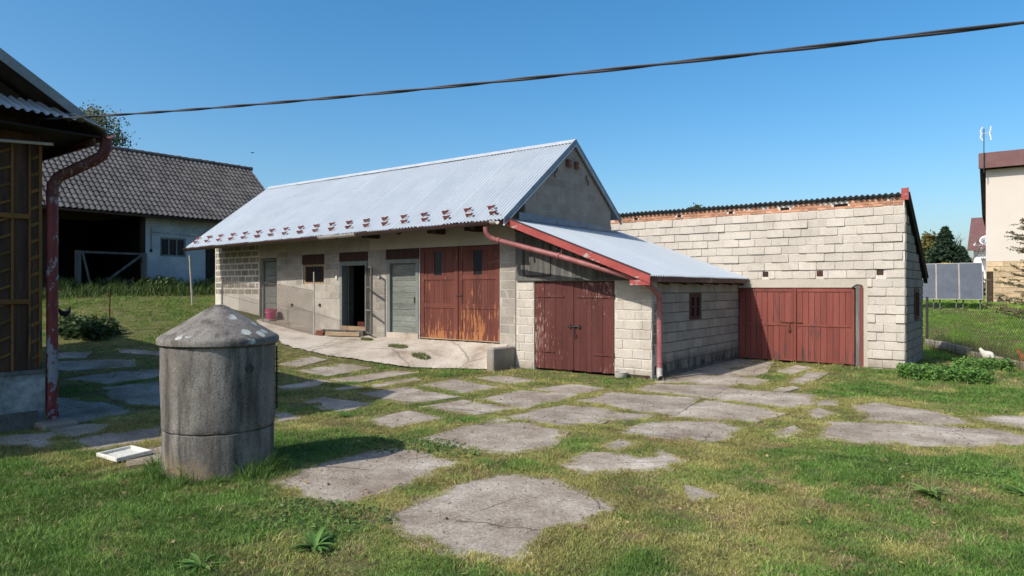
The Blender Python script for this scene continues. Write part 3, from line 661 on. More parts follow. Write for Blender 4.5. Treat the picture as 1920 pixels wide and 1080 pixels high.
# ------------------------------------------------------------------ lean-to garage
LT = thing('lean_to_garage', 'low lean-to garage with sloping metal roof, red fascia and dark red double doors', 'garage', (-9.4, 18, 0))
SX = -7.36; LB = 21.33
def lroof(x): return 4.20 - (x + 11.5) * .3753
lw = MB(); wall_mesh(lw, 'x', -11.48, SX, -.25, 2.41, FY + .012, FY + .28, [(-10.87, -8.38, -.3, 2.42)])
lw.prism([(-11.48, FY + .012, 2.41), (SX, FY + .012, 2.41), (SX, FY + .012, lroof(SX) - .1), (-11.48, FY + .012, lroof(-11.48) - .1)], (0, .25, 0))
lw = lw.build('front_wall', MT['mortar'], LT)
blocks(lw, (0, -1, 0), (-10.89, FY + .012, 0), .58, .0, 10, MT['block'], inset=-.016, H=.24)
blocks(lw, (0, -1, 0), (SX - .005, FY + .012, 0), 1.0, .0, 10, MT['block'], inset=-.016, H=.24)
sw = wall_mesh(MB(), 'y', FY + .262, LB - .01, -.2, 2.40, SX - .3, SX - .02, [(17.51, 18.32, 1.37, 2.1)]).build('side_wall', MT['mortar_dark'], LT)
blocks(sw, (1, 0, 0), (SX - .028, LB - .02, 0), LB - FY - .05, .09, 9, MT['shaded_block'], holes=[(LB - .02 - 18.36, LB - .02 - 17.47, 1.33, 2.14)], inset=-.008, H=.252, tilt=.008)
bx('wall_plate', MT['cream_plaster'], LT, SX - .3, SX + .004, FY + .05, LB - .01, 2.405, 2.60)
sv = MB()
for q in ((17.51, 17.58, 1.37, 2.1), (18.25, 18.32, 1.37, 2.1), (17.58, 18.25, 1.37, 1.46), (17.58, 18.25, 1.97, 2.1), (17.88, 17.95, 1.46, 1.97), (17.58, 17.88, 1.70, 1.735), (17.95, 18.25, 1.70, 1.735)): sv.box(SX - .1, SX - .03, q[0], q[1], q[2], q[3])
sv = sv.build('window', MT['brown_trim'], LT)
for a, b in ((17.58, 17.88), (17.95, 18.25)):
    for c, d in ((1.46, 1.70), (1.735, 1.97)): ubox('pane', MT['glass'], sv, SX - .075, SX - .07, a, b, c, d)
    ubox('curtain', MT['pipe_red'], sv, SX - .2, SX - .16, a + .05, b - .02, 1.4, 2.0)
# weathered boarding above the doors
x = -11.46
while x < -8.0:
    wd = random.uniform(.10, .15); top = lroof(x + wd) - .06
    ubox('board', MT['wood_grey'], LT, x, x + wd - .006, FY - .045 + random.uniform(-.006, .006), FY + .008, 2.42 if x > -10.95 else 2.44, top); x += wd
ubox('batten', MT['wood_grey'], LT, -11.46, -8.3, FY - .062, FY - .042, 2.43, 2.5)
for q in ((-11.18, -11.15, 2.55, 3.6), (-10.30, -10.27, 2.55, 3.6), (-11.18, -10.27, 2.55, 2.58)): ubox('batten', MT['wood_dark'], LT, q[0], q[1], FY - .066, FY - .040, q[2], q[3])
# plank doors
ld = bx('double_door', MT['wood_dark'], LT, -10.87, -8.38, FY + .09, FY + .12, .05, 2.41); ld['label'] = 'dark red plank double door with iron bolt'
for a, b in ((-10.85, -9.63), (-9.615, -8.40)):
    x = a; n = 7; ws = [random.uniform(.8, 1.2) for _ in range(n)]; t = sum(ws)
    for q in ws:
        wd = q / t * (b - a); ubox('plank', MT['door_dark'], ld, x + .003, x + wd - .003, FY + .03 + random.uniform(-.005, .005), FY + .089, .07 + random.uniform(-.015, .01), 2.39); x += wd
for (xa, xb, z) in ((-10.84, -10.2, .50), (-9.0, -8.4, .50), (-10.84, -9.9, 1.98), (-9.5, -8.4, 1.98)): ubox('hinge_strap', MT['door_dark'], ld, xa, xb, FY + .008, FY + .03, z, z + .05)
ubox('cover_strip', MT['door_dark'], ld, -9.66, -9.60, FY + .012, FY + .03, .1, 2.38)
bl = MB().tube([(-9.78, FY - .0, 1.22), (-9.38, FY - .0, 1.22)], .016, 8).box(-9.72, -9.68, FY - .01, FY + .03, 1.17, 1.27).box(-9.44, -9.40, FY - .01, FY + .03, 1.17, 1.27).build('bolt', MT['iron'], ld)
MB().tube([(-9.58, FY - .01, 1.22), (-9.58, FY - .02, .98), (-9.55, FY - .02, .95), (-9.52, FY - .02, .98), (-9.52, FY - .01, 1.05)], .013, 8).build('padlock', MT['iron'], ld)
for z in (.5, 1.98): ubox('hinge', MT['iron'], ld, -8.40, -8.36, FY - .0, FY + .03, z - .04, z + .09)
# roof of single sheets, fascias
RF, RB_ = 14.36, 21.34
NL = 7
for i in range(NL):
    ya = RF + (RB_ - RF) * i / NL; yb = RF + (RB_ - RF) * (i + 1) / NL + .03
    dz = .004 * (i % 2); xt = -11.47 if ya > 14.9 else -11.2
    corr('roof_sheet', (xt, ya, lroof(xt) + dz), (xt, yb, lroof(xt) + dz), (-7.02, ya, lroof(-7.02) + dz), (-7.02, yb, lroof(-7.02) + dz), .125, .021, MT['sheet'], LT)
MB().prism([(-11.155, FY - .3, 4.05), (-11.155, BK, 4.05), (-11.155, BK, 4.26), (-11.155, FY - .3, 4.30)], (.012, 0, 0)).prism([(-11.15, FY - .3, lroof(-11.15) + .024), (-11.15, BK + .3, lroof(-11.15) + .024), (-11.02, BK + .3, lroof(-11.02) + .026), (-11.02, FY - .3, lroof(-11.02) + .026)], (0, 0, .006)).build('flashing', MT['flash'], LT)
ya = RF - .012
MB().prism([(-11.52, ya, lroof(-11.52) + .045), (-6.98, ya, lroof(-6.98) + .045), (-6.98, ya, lroof(-6.98) - .17), (-11.52, ya, lroof(-11.52) - .17)], (0, -.03, 0)).build('fascia', MT['fascia_red'], LT)
MB().prism([(-11.52, ya - .045, lroof(-11.52) + .055), (-6.97, ya - .045, lroof(-6.97) + .055), (-6.97, ya - .045, lroof(-6.97) + .028), (-11.52, ya - .045, lroof(-11.52) + .028)], (0, .06, 0)).build('fascia_cap', MT['gutter'], LT)
bx('side_fascia', MT['door_dark'], LT, -7.085, -7.055, RF + .03, LB - .15, lroof(-7.05) - .155, lroof(-7.05) - .015)
MB().prism([(-11.4, RF + .04, lroof(-11.4) - .12), (-7.1, RF + .04, lroof(-7.1) - .12), (-7.1, LB - .1, lroof(-7.1) - .12), (-11.4, LB - .1, lroof(-11.4) - .12)], (0, 0, .025)).build('roof_boarding', MT['wood_dark'], LT)
for x in (-10.9, -9.6, -8.3): MB().bar((x, FY + .1, lroof(x) - .2), (x, RF + .06, lroof(x) - .2), .1, .12).build('rafter', MT['wood_dark'], LT)
for y in (15.6, 16.7, 17.8, 18.9, 20.0, 21.0): MB().bar((SX - .1, y, lroof(SX) - .19), (-7.1, y, lroof(-7.1) - .2), .1, .1).build('rafter', MT['wood_dark'], LT)
bx('fascia_bracket', MT['fascia_red'], LT, -7.5, -6.99, ya - .01, ya + .05, 2.30, 2.42)
# long rain pipe along the fascia and down the corner
gx = -11.62
pp = [(gx, eave_y(gx) - .075, 3.86), (gx, 14.06, 3.74), (gx + .04, 14.1, 3.62), (gx + .16, 14.2, 3.53), (-9.55, 14.45, 3.035), (-7.5, 14.52, 2.47), (-7.33, 14.62, 2.40), (-7.22, 15.05, 2.19), (-7.20, 15.25, 2.06), (-7.20, 15.30, 1.9)]
MB().tube(pp, [.07] * 10, 12).build('rain_pipe', MT['pipe_red'], LT, smooth=True)
dp = MB().tube([(-7.20, 15.30, 1.93), (-7.20, 15.30, .28)], .070, 14).build('down_pipe', MT['pipe_red'], LT, smooth=True)
for z in (.42, 1.62): MB().tube([(-7.20, 15.30, z), (-7.20, 15.30, z + .035)], .079, 14).build('pipe_collar', MT['pipe_red'], dp, smooth=True)
MB().tube([(-7.20, 15.30, .30), (-7.20, 15.29, .17), (-7.17, 15.24, .09), (-7.08, 15.12, .06)], .072, 12, cap=False).build('pipe_shoe', MT['gutter_grey'], dp, smooth=True)
MB().tube([(-9.5, 14.47, 3.02), (-9.44, 14.40, 3.28)], .012, 6).build('pipe_hanger', MT['pipe_red'], LT)
for x, z in ((-11.3, 3.49), (-9.55, 3.035)): MB().tube([(x - .03, 14.2 + (x + 11.46) * .13, z + .012), (x + .03, 14.2 + (x + 11.40) * .13, z - .006)], .081, 12).build('pipe_collar', MT['pipe_red'], LT, smooth=True)
bx('concrete_step', MT['apron'], None, -11.75, -11.5, 14.22, FY - .005, -.1, .61, bevel=.03)
o = bpy.data.objects['concrete_step']; o.data.materials[0] = MT['sblock']; tag(o, 'squat concrete block ending the ramp beside the lean-to doors', 'concrete block')

# ------------------------------------------------------------------ block garage at the back
MT['shaded_block2'] = gen('grey_shaded_block', (.21, .19, .165), (.28, .255, .22), 1.7, .95, .6, 42, .1, speck=.28, spec=.1)  # darker copy of the front blocks, side wall shade put into the colour
GA = thing('block_garage', 'tall pale block garage with wide red gate and orange brick band under the roof', 'garage', (-7.4, 23.2, 0))
GY = 21.35; GX0, GX1 = -12.0, -2.8; GB = 24.95
gh = [(-7.48, -3.82, -.2, 2.24)]
fw = wall_mesh(MB(), 'x', GX0, GX1, -.2, 4.74, GY, GY + .28, gh).build('front_wall', MT['mortar'], GA)
hol = [(0 + GX1 - 1 * GX1 + (-3.72 - GX1) * -1, (-7.6 - GX1) * -1, -.2, 2.5)]
vent = [(-6.54, 2.65), (-4.98, 2.65), (-3.41, 2.67)]
hol += [(GX1 - (x + .11), GX1 - (x - .11), z - .11, z + .11) for x, z in vent]
def seen(a, b, za, zb):               # nothing to see behind the lean-to and its roof
    x = GX1 - (a + b) / 2
    return zb > (lroof(x) - .1 if x > -11.5 else 4.0) or x > -7.5
blocks(fw, (0, -1, 0), (GX1 - .002, GY + .006, 0), GX1 - GX0, .0, 18, MT['block'], holes=hol, keep=seen, jit=.004, inset=-.026, tilt=.042)
bx('lintel', MT['cream_plaster'], GA, -7.62, -3.66, GY - .018, GY + .05, 2.243, 2.5)
bx('plaster_edge', MT['cream_plaster'], GA, -3.82, -3.70, GY - .022, GY + .05, .0, 2.242)
for x, z in vent: bx('air_brick', MT['brown_trim'], GA, x - .09, x + .09, GY - .01, GY + .04, z - .085, z + .085, bevel=.012)
# two courses of orange brick, with dark putlog holes
for r in range(3):
    x = GX0 + .1 + (.13 if r % 2 else 0)
    while x < GX1 - .12:
        L = random.choice((.24, .25, .25, .12)); z = 4.512 + r * .072
        hole = r == 1 and min(abs(x + .12 - (-10.9 + 1.62 * k)) for k in range(6)) < .14
        if not hole and not (r == 2 and random.random() < .25): ubox('brick', MT['brick'], GA, x, x + L - .012, GY - .012 + random.uniform(-.012, .006), GY + .1, z, z + .062)
        elif hole: ubox('putlog_hole', MT['void'], GA, x + .06, x + .19, GY - .006, GY + .1, z - .01, z + .068)
        x += L
sw = wall_mesh(MB(), 'y', GY + .285, GB, -.2, 2.60, GX1 - .28, GX1, [(23.0, 23.9, 1.3, 2.2)])
groof = lambda y: 4.86 - (y - 21.2) * .545
sw.prism([(GX1, GY + .285, 2.6), (GX1, GB, 2.6), (GX1, GB, groof(GB) - .12), (GX1, GY + .285, groof(GY + .285) - .12)], (-.28, 0, 0))
sw = sw.build('side_wall', MT['mortar_dark'], GA)
blocks(sw, (1, 0, 0), (GX1 - .004, GB, 0), GB - GY - .02, .0, 18, MT['shaded_block2'], holes=[(GB - 23.94, GB - 22.96, 1.26, 2.24)], keep=lambda a, b, za, zb: zb < groof(GB - a) - .1, jit=.006)
sv = MB()
for q in ((23.0, 23.1, 1.3, 2.2), (23.8, 23.9, 1.3, 2.2), (23.1, 23.8, 1.3, 1.4), (23.1, 23.8, 2.1, 2.2), (23.42, 23.48, 1.4, 2.1)): sv.box(GX1 - .05, GX1 + .05, q[0], q[1], q[2], q[3])
sv = sv.build('window', MT['brown_trim'], GA); ubox('pane', MT['glass'], sv, GX1 - .02, GX1 - .01, 23.1, 23.8, 1.4, 2.1)
bx('back_wall', MT['mortar_dark'], GA, GX0, GX1 - .29, GB - .25, GB, -.1, 2.6); bx('end_wall', MT['mortar_dark'], GA, GX0, GX0 + .25, GY + .29, GB - .26, -.1, 2.6)
for i in range(9):
    xa = GX0 + (GX1 - GX0 + .1) * i / 9; xb = GX0 + (GX1 - GX0 + .1) * (i + 1) / 9 + .03; dz = .006 * (i % 2)
    s_ = corr('roof_sheet', (xa, GY - .16, groof(GY - .16) - .04 + dz), (xb, GY - .16, groof(GY - .16) - .04 + dz), (xa, GB + .4, groof(GB + .4) - .04 + dz), (xb, GB + .4, groof(GB + .4) - .04 + dz), .15, .024, MT['tar'], GA, per=10)
    s_.modifiers.new('t', 'SOLIDIFY').thickness = .012
bx('roof_batten', MT['wood_dark'], GA, GX0 + .05, GX1 - .05, GY - .04, GY + .03, 4.75, 4.78)
MB().prism([(GX1 + .1, GY - .2, groof(GY - .2) + .06), (GX1 + .1, GB + .45, groof(GB + .45) + .06), (GX1 + .1, GB + .45, groof(GB + .45) - .2), (GX1 + .1, GY - .2, groof(GY - .2) - .2)], (-.03, 0, 0)).prism([(GX1 + .07, GY - .1, groof(GY - .1) - .19), (GX1 + .07, GB + .45, groof(GB + .45) - .19), (GX1 - .0, GB + .45, groof(GB + .45) - .19), (GX1 - .0, GY - .1, groof(GY - .1) - .19)], (0, 0, .03)).build('barge_board', MT['black_wood'], GA)
bx('barge_end', MT['fascia_red'], GA, GX1 - .06, GX1 + .115, GY - .225, GY - .18, 4.62, 4.94)
# gate
gt = MB().box(-7.42, -7.34, GY + .02, GY + .1, .03, 2.22).box(-5.72, -5.64, GY - .002, GY + .07, .06, 2.25).build('gate', MT['gate_red'], GA); gt['label'] = 'wide faded red double gate of vertical planks'
for a, b in ((-7.34, -5.73), (-5.63, -4.06)):
    for z0, z1 in ((.05, .10), (1.10, 1.16), (2.12, 2.22)): ubox('rail', MT['gate_red'], gt, a, b, GY + .014, GY + .06, z0, z1)
    ubox('stile', MT['gate_red'], gt, b - .07, b, GY + .010, GY + .06, .05, 2.22)
    for z0, z1 in ((.10, 1.10), (1.16, 2.12)):
        n = 9; q = (b - .07 - a) / n
        for i in range(n): ubox('plank', MT['gate_red'], gt, a + i * q + .005, a + (i + 1) * q - .005, GY + .035 + random.uniform(-.004, .004), GY + .07, z0, z1)
MB().tube([(-6.1, GY - .01, 1.20), (-5.45, GY - .01, 1.20)], .014, 8).build('bolt', MT['rust'], gt)
MB().tube([(-5.82, GY - .01, 1.19), (-5.83, GY - .015, 1.02)], .01, 6).box(-5.87, -5.79, GY - .03, GY + .0, .93, 1.02).build('padlock', MT['rust'], gt)
bx('gate_post', MT['wood_grey'], GA, -4.02, -3.92, GY - .03, GY + .08, .0, 2.30); bx('gate_post', MT['gate_red'], GA, -3.915, -3.83, GY - .02, GY + .08, .0, 2.28)
MB().tube([(-4.12, GY - .04, 2.24), (-4.0, GY - .05, 2.33), (-3.9, GY - .04, 2.32), (-3.85, GY - .02, 2.29)], .012, 6).build('wire_loop', MT['iron'], GA)
bx('gate_post', MT['wood_dark'], GA, -7.48, -7.43, GY - .02, GY + .08, .0, 2.2)

# ------------------------------------------------------------------ barn with tiled roof
BA = thing('barn', 'old barn with grey tiled roof, open dark bay and bluish limewashed wall', 'barn', (-37.5, 13, 2.3))
BX = -34.1; BZ = 1.9; BE = 5.9
wall = wall_mesh(MB(), 'y', 15.45, 22.6, BZ, BE, BX - .3, BX, [(16.14, 17.42, 3.8, 4.72), (18.45, 19.4, 1.8, 4.4)]).build('block_wall', MT['blue_wall'], BA)
blocks(wall, (1, 0, 0), (BX - .012, 22.6, 0), 7.1, 4.78, 4, MT['blue_wall'], H=.27)
wf = MB()
for q in ((16.14, 16.22, 3.8, 4.72), (17.34, 17.42, 3.8, 4.72), (16.22, 17.34, 3.8, 3.88), (16.22, 17.34, 4.64, 4.72), (16.56, 16.62, 3.88, 4.64), (16.95, 17.01, 3.88, 4.64)): wf.box(BX - .12, BX - .03, *q)
wf = wf.build('window', MT['frame_green'], BA); ubox('pane', MT['glass'], wf, BX - .09, BX - .08, 16.22, 17.34, 3.88, 4.64)
dd = bx('door', MT['wood_dark'], BA, BX - .2, BX - .12, 18.45, 19.4, 1.9, 4.4)
for i in range(6): ubox('plank', MT['wood_dark'], dd, BX - .118, BX - .09, 18.46 + i * .157, 18.46 + i * .157 + .15, 1.95, 4.38)
MB().tube([(BX + .02, 15.7, 5.2), (BX + .02, 15.7, 4.1)], .012, 6).box(BX, BX + .05, 15.65, 15.75, 3.98, 4.12).tube([(BX + .02, 15.75, 4.95), (BX + .02, 18.2, 4.86)], .01, 6).build('electric_conduit', MT['wood_dark'], BA)
bx('wall_plate', MT['wood_raw'], BA, BX - .25, BX + .06, 3.0, 22.7, BE - .14, BE + .1)
for y in (3.2, 5.4, 7.4, 9.4, 11.6, 15.35): bx('post', MT['wood_dark'], BA, BX - .2, BX, y - .1, y + .1, BZ, BE - .15)
for i in range(26):
    y = 3.3 + i * .315
    ubox('wall_board', MT['wood_dark'], BA, BX - .18 + random.uniform(-.015, .015), BX - .14, y, y + .3, BZ, BE - .15)
bx('plinth', MT['blue_wall'], BA, BX - .25, BX + .04, 15.2, 22.6, BZ - .2, 2.5)
bx('back_wall', MT['wood_dark'], BA, -41.2, -41.0, 3, 22.6, BZ, BE)
for y in (3.0, 22.4): MB().prism([(BX - .3, y, BZ), (-41, y, BZ), (-41, y, BE), (-37.6, y, 9.2), (BX - .3, y, BE)], (0, .2, 0)).build('end_wall', MT['wood_dark'], BA)
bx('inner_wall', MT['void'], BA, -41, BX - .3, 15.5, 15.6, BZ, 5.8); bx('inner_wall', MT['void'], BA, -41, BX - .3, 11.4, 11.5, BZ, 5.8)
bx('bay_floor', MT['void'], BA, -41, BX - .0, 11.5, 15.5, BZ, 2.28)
tl = MB()
ex, ez, rx, rz = -33.45, 5.72, -37.6, 9.38; nr = 15; ncol = 82
for r in range(nr):
    for c in range(ncol):
        t0 = r / nr; t1 = (r + 1.12) / nr; y0 = 2.7 + c * .249; y1 = y0 + .252
        lift = .035 + random.uniform(-.007, .007); sgn = random.uniform(-.008, .008)
        def pt(t, y, h): 
            x = ex + (rx - ex) * t; z = ez + (rz - ez) * t; return (x + .66 * h, y, z + .75 * h)
        prof = [(0, .045), (.2, .055), (.38, .0), (.72, .0), (.86, .03), (1, .045)]
        lo = [pt(t0 + sgn * .1, y0 + (y1 - y0) * p, lift + h) for p, h in prof]; hi = [pt(t1, y0 + (y1 - y0) * p, h) for p, h in prof]
        und = [pt(t0 + sgn * .1, y0 + (y1 - y0) * p, lift + h - .035) for p, h in prof]
        n = len(prof)
        tl.add(lo + hi + und, [(i, i + 1, n + i + 1, n + i) for i in range(n - 1)] + [(i, 2 * n + i, 2 * n + i + 1, i + 1) for i in range(n - 1)])
tl = tl.build('roof_tiles', MT['tile'], BA); tl['kind'] = 'stuff'
MB().prism([(rx, 2.7, rz), (rx, 23.1, rz), (-41.8, 23.1, 5.75), (-41.8, 2.7, 5.75)], (0, 0, -.06)).prism([(ex, 2.7, ez - .03), (ex, 23.1, ez - .03), (rx, 23.1, rz - .03), (rx, 2.7, rz - .03)], (0, 0, -.04)).build('roof_deck', MT['wood_dark'], BA)
for i in range(52):
    y = 2.7 + i * .395
    MB().tube([(rx, y, rz + .03 + random.uniform(-.01, .01)), (rx, y + .42, rz + .055 + random.uniform(-.01, .01))], [.11, .125], 8).build('ridge_tile', MT['tile'], BA)
trough('gutter', (-33.38, 2.7, 5.70), (-33.38, 23.1, 5.60), .07, MT['gutter'], BA)
# low field gate across the open bay
BG = thing('field_gate', 'low wooden gate with diagonal brace across the open barn bay', 'gate', (-33.7, 13.8, 2.2))
for y, z1 in ((12.36, 3.9), (15.2, 3.9)): bx('post', MT['wood_grey'], BG, -33.78, -33.6, y - .1, y + .1, 1.9, z1)
MB().bar((-33.65, 12.46, 3.84), (-33.65, 15.1, 3.84), .05, .1).build('rail', MT['wood_grey'], BG)
MB().bar((-33.62, 13.25, 2.35), (-33.62, 15.1, 3.82), .05, .11).build('brace', MT['wood_grey'], BG)
MB().bar((-33.62, 12.85, 2.35), (-33.62, 12.52, 3.82), .05, .08).build('brace', MT['wood_grey'], BG)

# ------------------------------------------------------------------ old wooden house at the left edge
HO = thing('old_wooden_house', 'old dark wooden house with ochre laths and plastered base at the left edge', 'house', (-17.5, 0, .1))
HX, HY = -12.68, 4.14
pl = MB().box(-23, HX + .05, -4.2, HY + .02, -.2, .86).build('plaster_base', MT['blue_wall'], HO); pl.data.materials[0] = gen('cracked_grey_render', (.16, .165, .165), (.36, .37, .36), 2.2, .95, .7, 9, speck=.4, dist=.03)
bx('rubble_footing', MT['mortar_dark'], HO, -22.9, HX + .09, -4.1, HY - .1, -.2, .28)
bx('log_wall', MT['wood_brown'], HO, -23, HX, -4.2, HY - .03, .862, 4.9)
bx('sill_beam', MT['wood_grey'], HO, HX - .1, HX + .07, -4.2, HY + .0, .865, .93)
y = HY - .04
k = 0
for (a, b, m) in ((4.075, 4.12, 'ochre'), (3.935, 3.965, 'ochre'), (3.70, 3.735, 'ochre'), (3.40, 3.44, 'ochre'), (3.05, 3.09, 'ochre'), (2.6, 2.64, 'ochre')): ubox('upright_lath', MT[m], HO, HX + .025, HX + .05, a, b, .935, 4.5)
for (a, b) in ((3.968, 4.072), (3.74, 3.932), (3.445, 3.695), (3.1, 3.395), (2.65, 3.04), (1.5, 2.59)): ubox('siding_board', MT['wood_brown'], HO, HX + .002, HX + .022, a, b, .935, 4.5)
for z in (1.98, 3.32): ubox('rail', MT['ochre'], HO, HX + .052, HX + .075, 1.5, 3.935, z, z + .075)
for i in range(13):
    z = 1.1 + i * .265
    MB().bar((HX + .035, 3.962, z), (HX + .035, 4.078, z + .05), .018, .05).build('diagonal_lath', MT['ochre'], HO)
    MB().bar((HX + .035, 3.44, z), (HX + .035, 3.70, z + .11), .018, .035).build('diagonal_lath', MT['ochre'], HO)
MB().tube([(-12.42, 2.2, 4.36), (-12.42, 4.2, 4.52)], .025, 8).build('pole_under_eaves', MT['gutter_grey'], HO)
hroof = lambda yy: 4.78 + (4.84 - yy) * .655 if yy > 4.4 else 5.068 + (4.4 - yy) * .645
xe = -12.13
prof = [(4.86, hroof(4.86)), (4.62, hroof(4.62)), (4.4, hroof(4.4)), (0, hroof(0)), (-4.4, hroof(4.4)), (-4.86, hroof(4.86))]
rp = MB()
for (ya, za), (yb, zb) in zip(prof, prof[1:]): rp.prism([(xe, ya, za), (xe, yb, zb), (-23.6, yb, zb), (-23.6, ya, za)], (0, 0, -.05))
rp.build('roof_deck', MT['wood_dark'], HO)
corr('roof_sheet', (xe, 0, hroof(0) + .03), (-23.6, 0, hroof(0) + .03), (xe, 4.4, hroof(4.4) + .03), (-23.6, 4.4, hroof(4.4) + .03), .13, .02, MT['sheet'], HO)
corr('roof_sheet', (xe, 4.4, hroof(4.4) + .03), (-23.6, 4.4, hroof(4.4) + .03), (xe, 4.9, hroof(4.9) + .03), (-23.6, 4.9, hroof(4.9) + .03), .13, .02, MT['sheet'], HO)
corr('roof_sheet', (xe, 0, hroof(0) + .03), (-23.6, 0, hroof(0) + .03), (xe, -4.9, hroof(4.9) + .03), (-23.6, -4.9, hroof(4.9) + .03), .13, .02, MT['sheet'], HO)
MB().prism([(xe + .02, 0, hroof(0) + .07), (xe + .02, 4.45, hroof(4.45) + .07), (xe + .02, 4.78, hroof(4.78) + .06), (xe + .02, 4.74, hroof(4.78) + .03), (xe + .02, 4.40, hroof(4.40) - .10), (xe + .02, 0, hroof(0) - .12)], (-.02, 0, 0)).build('barge_trim', gen('grey_metal_barge', (.17, .185, .19), (.25, .265, .27), 2, .5, .1, 30, metal=.3, spec=.5), HO)
MB().prism([(xe + .02, 0, hroof(0) + .07), (xe + .02, -4.8, hroof(4.8) + .07), (xe + .02, -4.8, hroof(4.8) - .1), (xe + .02, 0, hroof(0) - .12)], (-.02, 0, 0)).build('barge_trim', MT['flash'], HO)
MB().prism([(HX - .1, -4.2, 4.9), (HX - .1, 4.1, 4.9), (HX - .1, 4.1, 5.1), (HX - .1, 0, hroof(0) - .1), (HX - .1, -4.1, 5.1)], (.05, 0, 0)).build('gable_boarding', MT['wood_dark'], HO)
corr('pent_sheet', (HX - .05, -4.3, 5.32), (HX - .05, 4.35, 5.32 - .1), (xe + .1, -4.3, 4.93), (xe + .1, 4.42, 4.90), .125, .02, MT['sheet'], HO, per=8)
MB().prism([(xe + .12, 4.35, 4.97), (xe + .12, 4.86, 4.80), (HX + .1, 4.86, 4.80), (HX + .1, 4.35, 5.02)], (0, 0, .012)).build('corner_sheet', MT['trim_light'], HO)
bx('soffit', MT['black_wood'], HO, -23, xe - .0, -4.8, 4.78, 4.68, 4.71); bx('eaves_board', MT['door_dark'], HO, -23.2, xe - .05, 4.70, 4.73, 4.56, 4.70)
trough('gutter', (-12.1, 4.90, 4.77), (-23.5, 4.90, 4.67), .085, MT['door_dark'], HO)
MB().tube([(-12.22, 4.90, 4.70), (-12.22, 4.90, 4.55), (-12.25, 4.86, 4.42), (-12.34, 4.74, 4.32), (-12.55, 4.46, 4.12), (-12.62, 4.34, 4.03), (-12.66, 4.28, 3.9), (-12.66, 4.27, 3.7)], .088, 14).build('down_pipe', MT['door_dark'], HO, smooth=True)
MB().tube([(-12.66, 4.27, 3.72), (-12.66, 4.27, .45), (-12.64, 4.26, .30), (-12.56, 4.24, .22), (-12.48, 4.22, .19)], .084, 14).build('flaking_down_pipe', MT['spout_flaking'], HO, smooth=True)
for z in (1.2, 2.4): MB().tube([(-12.66, 4.27, z), (-12.66, 4.27, z + .03)], .092, 14).build('pipe_collar', MT['spout_flaking'], HO)
o = bx('drain_stone', MT['sblock'], None, -12.75, -12.2, 4.0, 4.5, -.05, .10, bevel=.03); tag(o, 'flat drain stone under the flaking downpipe of the wooden house', 'stone')

# ------------------------------------------------------------------ neighbours' houses
CH = thing('cream_house', 'tall cream rendered house with sandstone base at the right edge', 'house', (4, 45, 1.5))
cx0, cy0, cz0 = -1.85, 40.2, 1.2
bx('wall', MT['cream_wall'], CH, cx0, 12, cy0, 50, cz0 + 2.32, 7.95)
bx('base_wall', gen('dark_stone_joint', (.27, .21, .14), (.34, .27, .19), 3), CH, cx0 + .0, 12, cy0 - .01, 50, cz0 - .3, cz0 + 2.318)
for r in range(9):
    x = cx0; z = cz0 + .02 + r * .255
    while x < 4.2:
        L = random.uniform(.35, .75); ubox('stone', MT['stone'], CH, x + .006, x + L - .006, cy0 - .04 + random.uniform(-.006, .006), cy0 - .011, z + .008, z + .247); x += L
croof = lambda y: 8.65 - (y - cy0) * .38
MB().prism([(cx0 - .25, cy0 - .4, 8.72), (12.5, cy0 - .4, 8.72), (12.5, 50.5, croof(50.5)), (cx0 - .25, 50.5, croof(50.5))], (0, 0, -.12)).build('roof', MT['house_roof'], CH)
bx('roof_fascia', MT['house_roof'], CH, cx0 - .27, 12.5, cy0 - .45, cy0 - .35, 7.98, 8.70)
bx('soffit', MT['wood_dark'], CH, cx0 - .24, 12.4, cy0 - .34, cy0 - .01, 8.0, 8.05)
MB().prism([(cx0 - .24, cy0 - .3, 8.6), (cx0 - .24, 50, croof(50)), (cx0 - .24, 50, croof(50) - .3), (cx0 - .24, cy0 + 1.8, 5.9), (cx0 - .24, cy0 + .0, 7.9)], (.2, 0, 0)).build('side_cladding', MT['wood_dark'], CH)
AN = thing('roof_antenna', 'white television antenna on a thin mast beside the cream house roof', 'antenna', (cx0 - .3, cy0 - .3, 7.8))
ax, ay = cx0 - .05, cy0 - .55
MB().tube([(ax, ay, 7.75), (ax, ay, 9.85)], .022, 6).build('mast', MT['iron'], AN)
MB().tube([(ax - .12, ay, 9.6), (ax + .28, ay, 9.62)], .02, 6).build('boom', MT['alu'], AN)
for dx, s_ in ((-.10, 1), (.22, -1)):
    for sg in (-1, 1): MB().tube([(ax + dx, ay, 9.6), (ax + dx - .04 * s_, ay, 9.6 + sg * .16), (ax + dx + .06, ay, 9.6 + sg * .33)], .03, 6).build('element', MT['white_paint'], AN)
MB().tube([(ax, ay, 7.95), (ax, cy0 - .45, 8.05)], .02, 6).build('bracket', MT['iron'], AN)

FH = thing('far_white_house', 'distant white house with violet brown roof and two balconies', 'house', (-1, 88, 1.5))
fx0, fy0 = -4.9, 84
bx('wall', MT['white_wall'], FH, fx0, 6, fy0, 94, 1.0, 6.6)
MB().prism([(fx0 + .0, fy0 - 0, 6.6), (fx0, 94, 6.6), (fx0, 89, 9.55)], (.2, 0, 0)).build('gable', MT['white_wall'], FH)
MB().prism([(fx0 - .5, fy0 - .7, 6.0), (6, fy0 - .7, 6.0), (6, 89, 9.7), (fx0 - .5, 89, 9.7)], (0, 0, .12)).build('roof', MT['house_roof'], FH)
MB().prism([(fx0 - .5, 94.7, 6.0), (6, 94.7, 6.0), (6, 89, 9.7), (fx0 - .5, 89, 9.7)], (0, 0, .12)).build('roof', MT['house_roof'], FH)
bx('dormer', MT['white_wall'], FH, fx0 + 1.6, 6, fy0 - .3, 89, 5.6, 8.1)
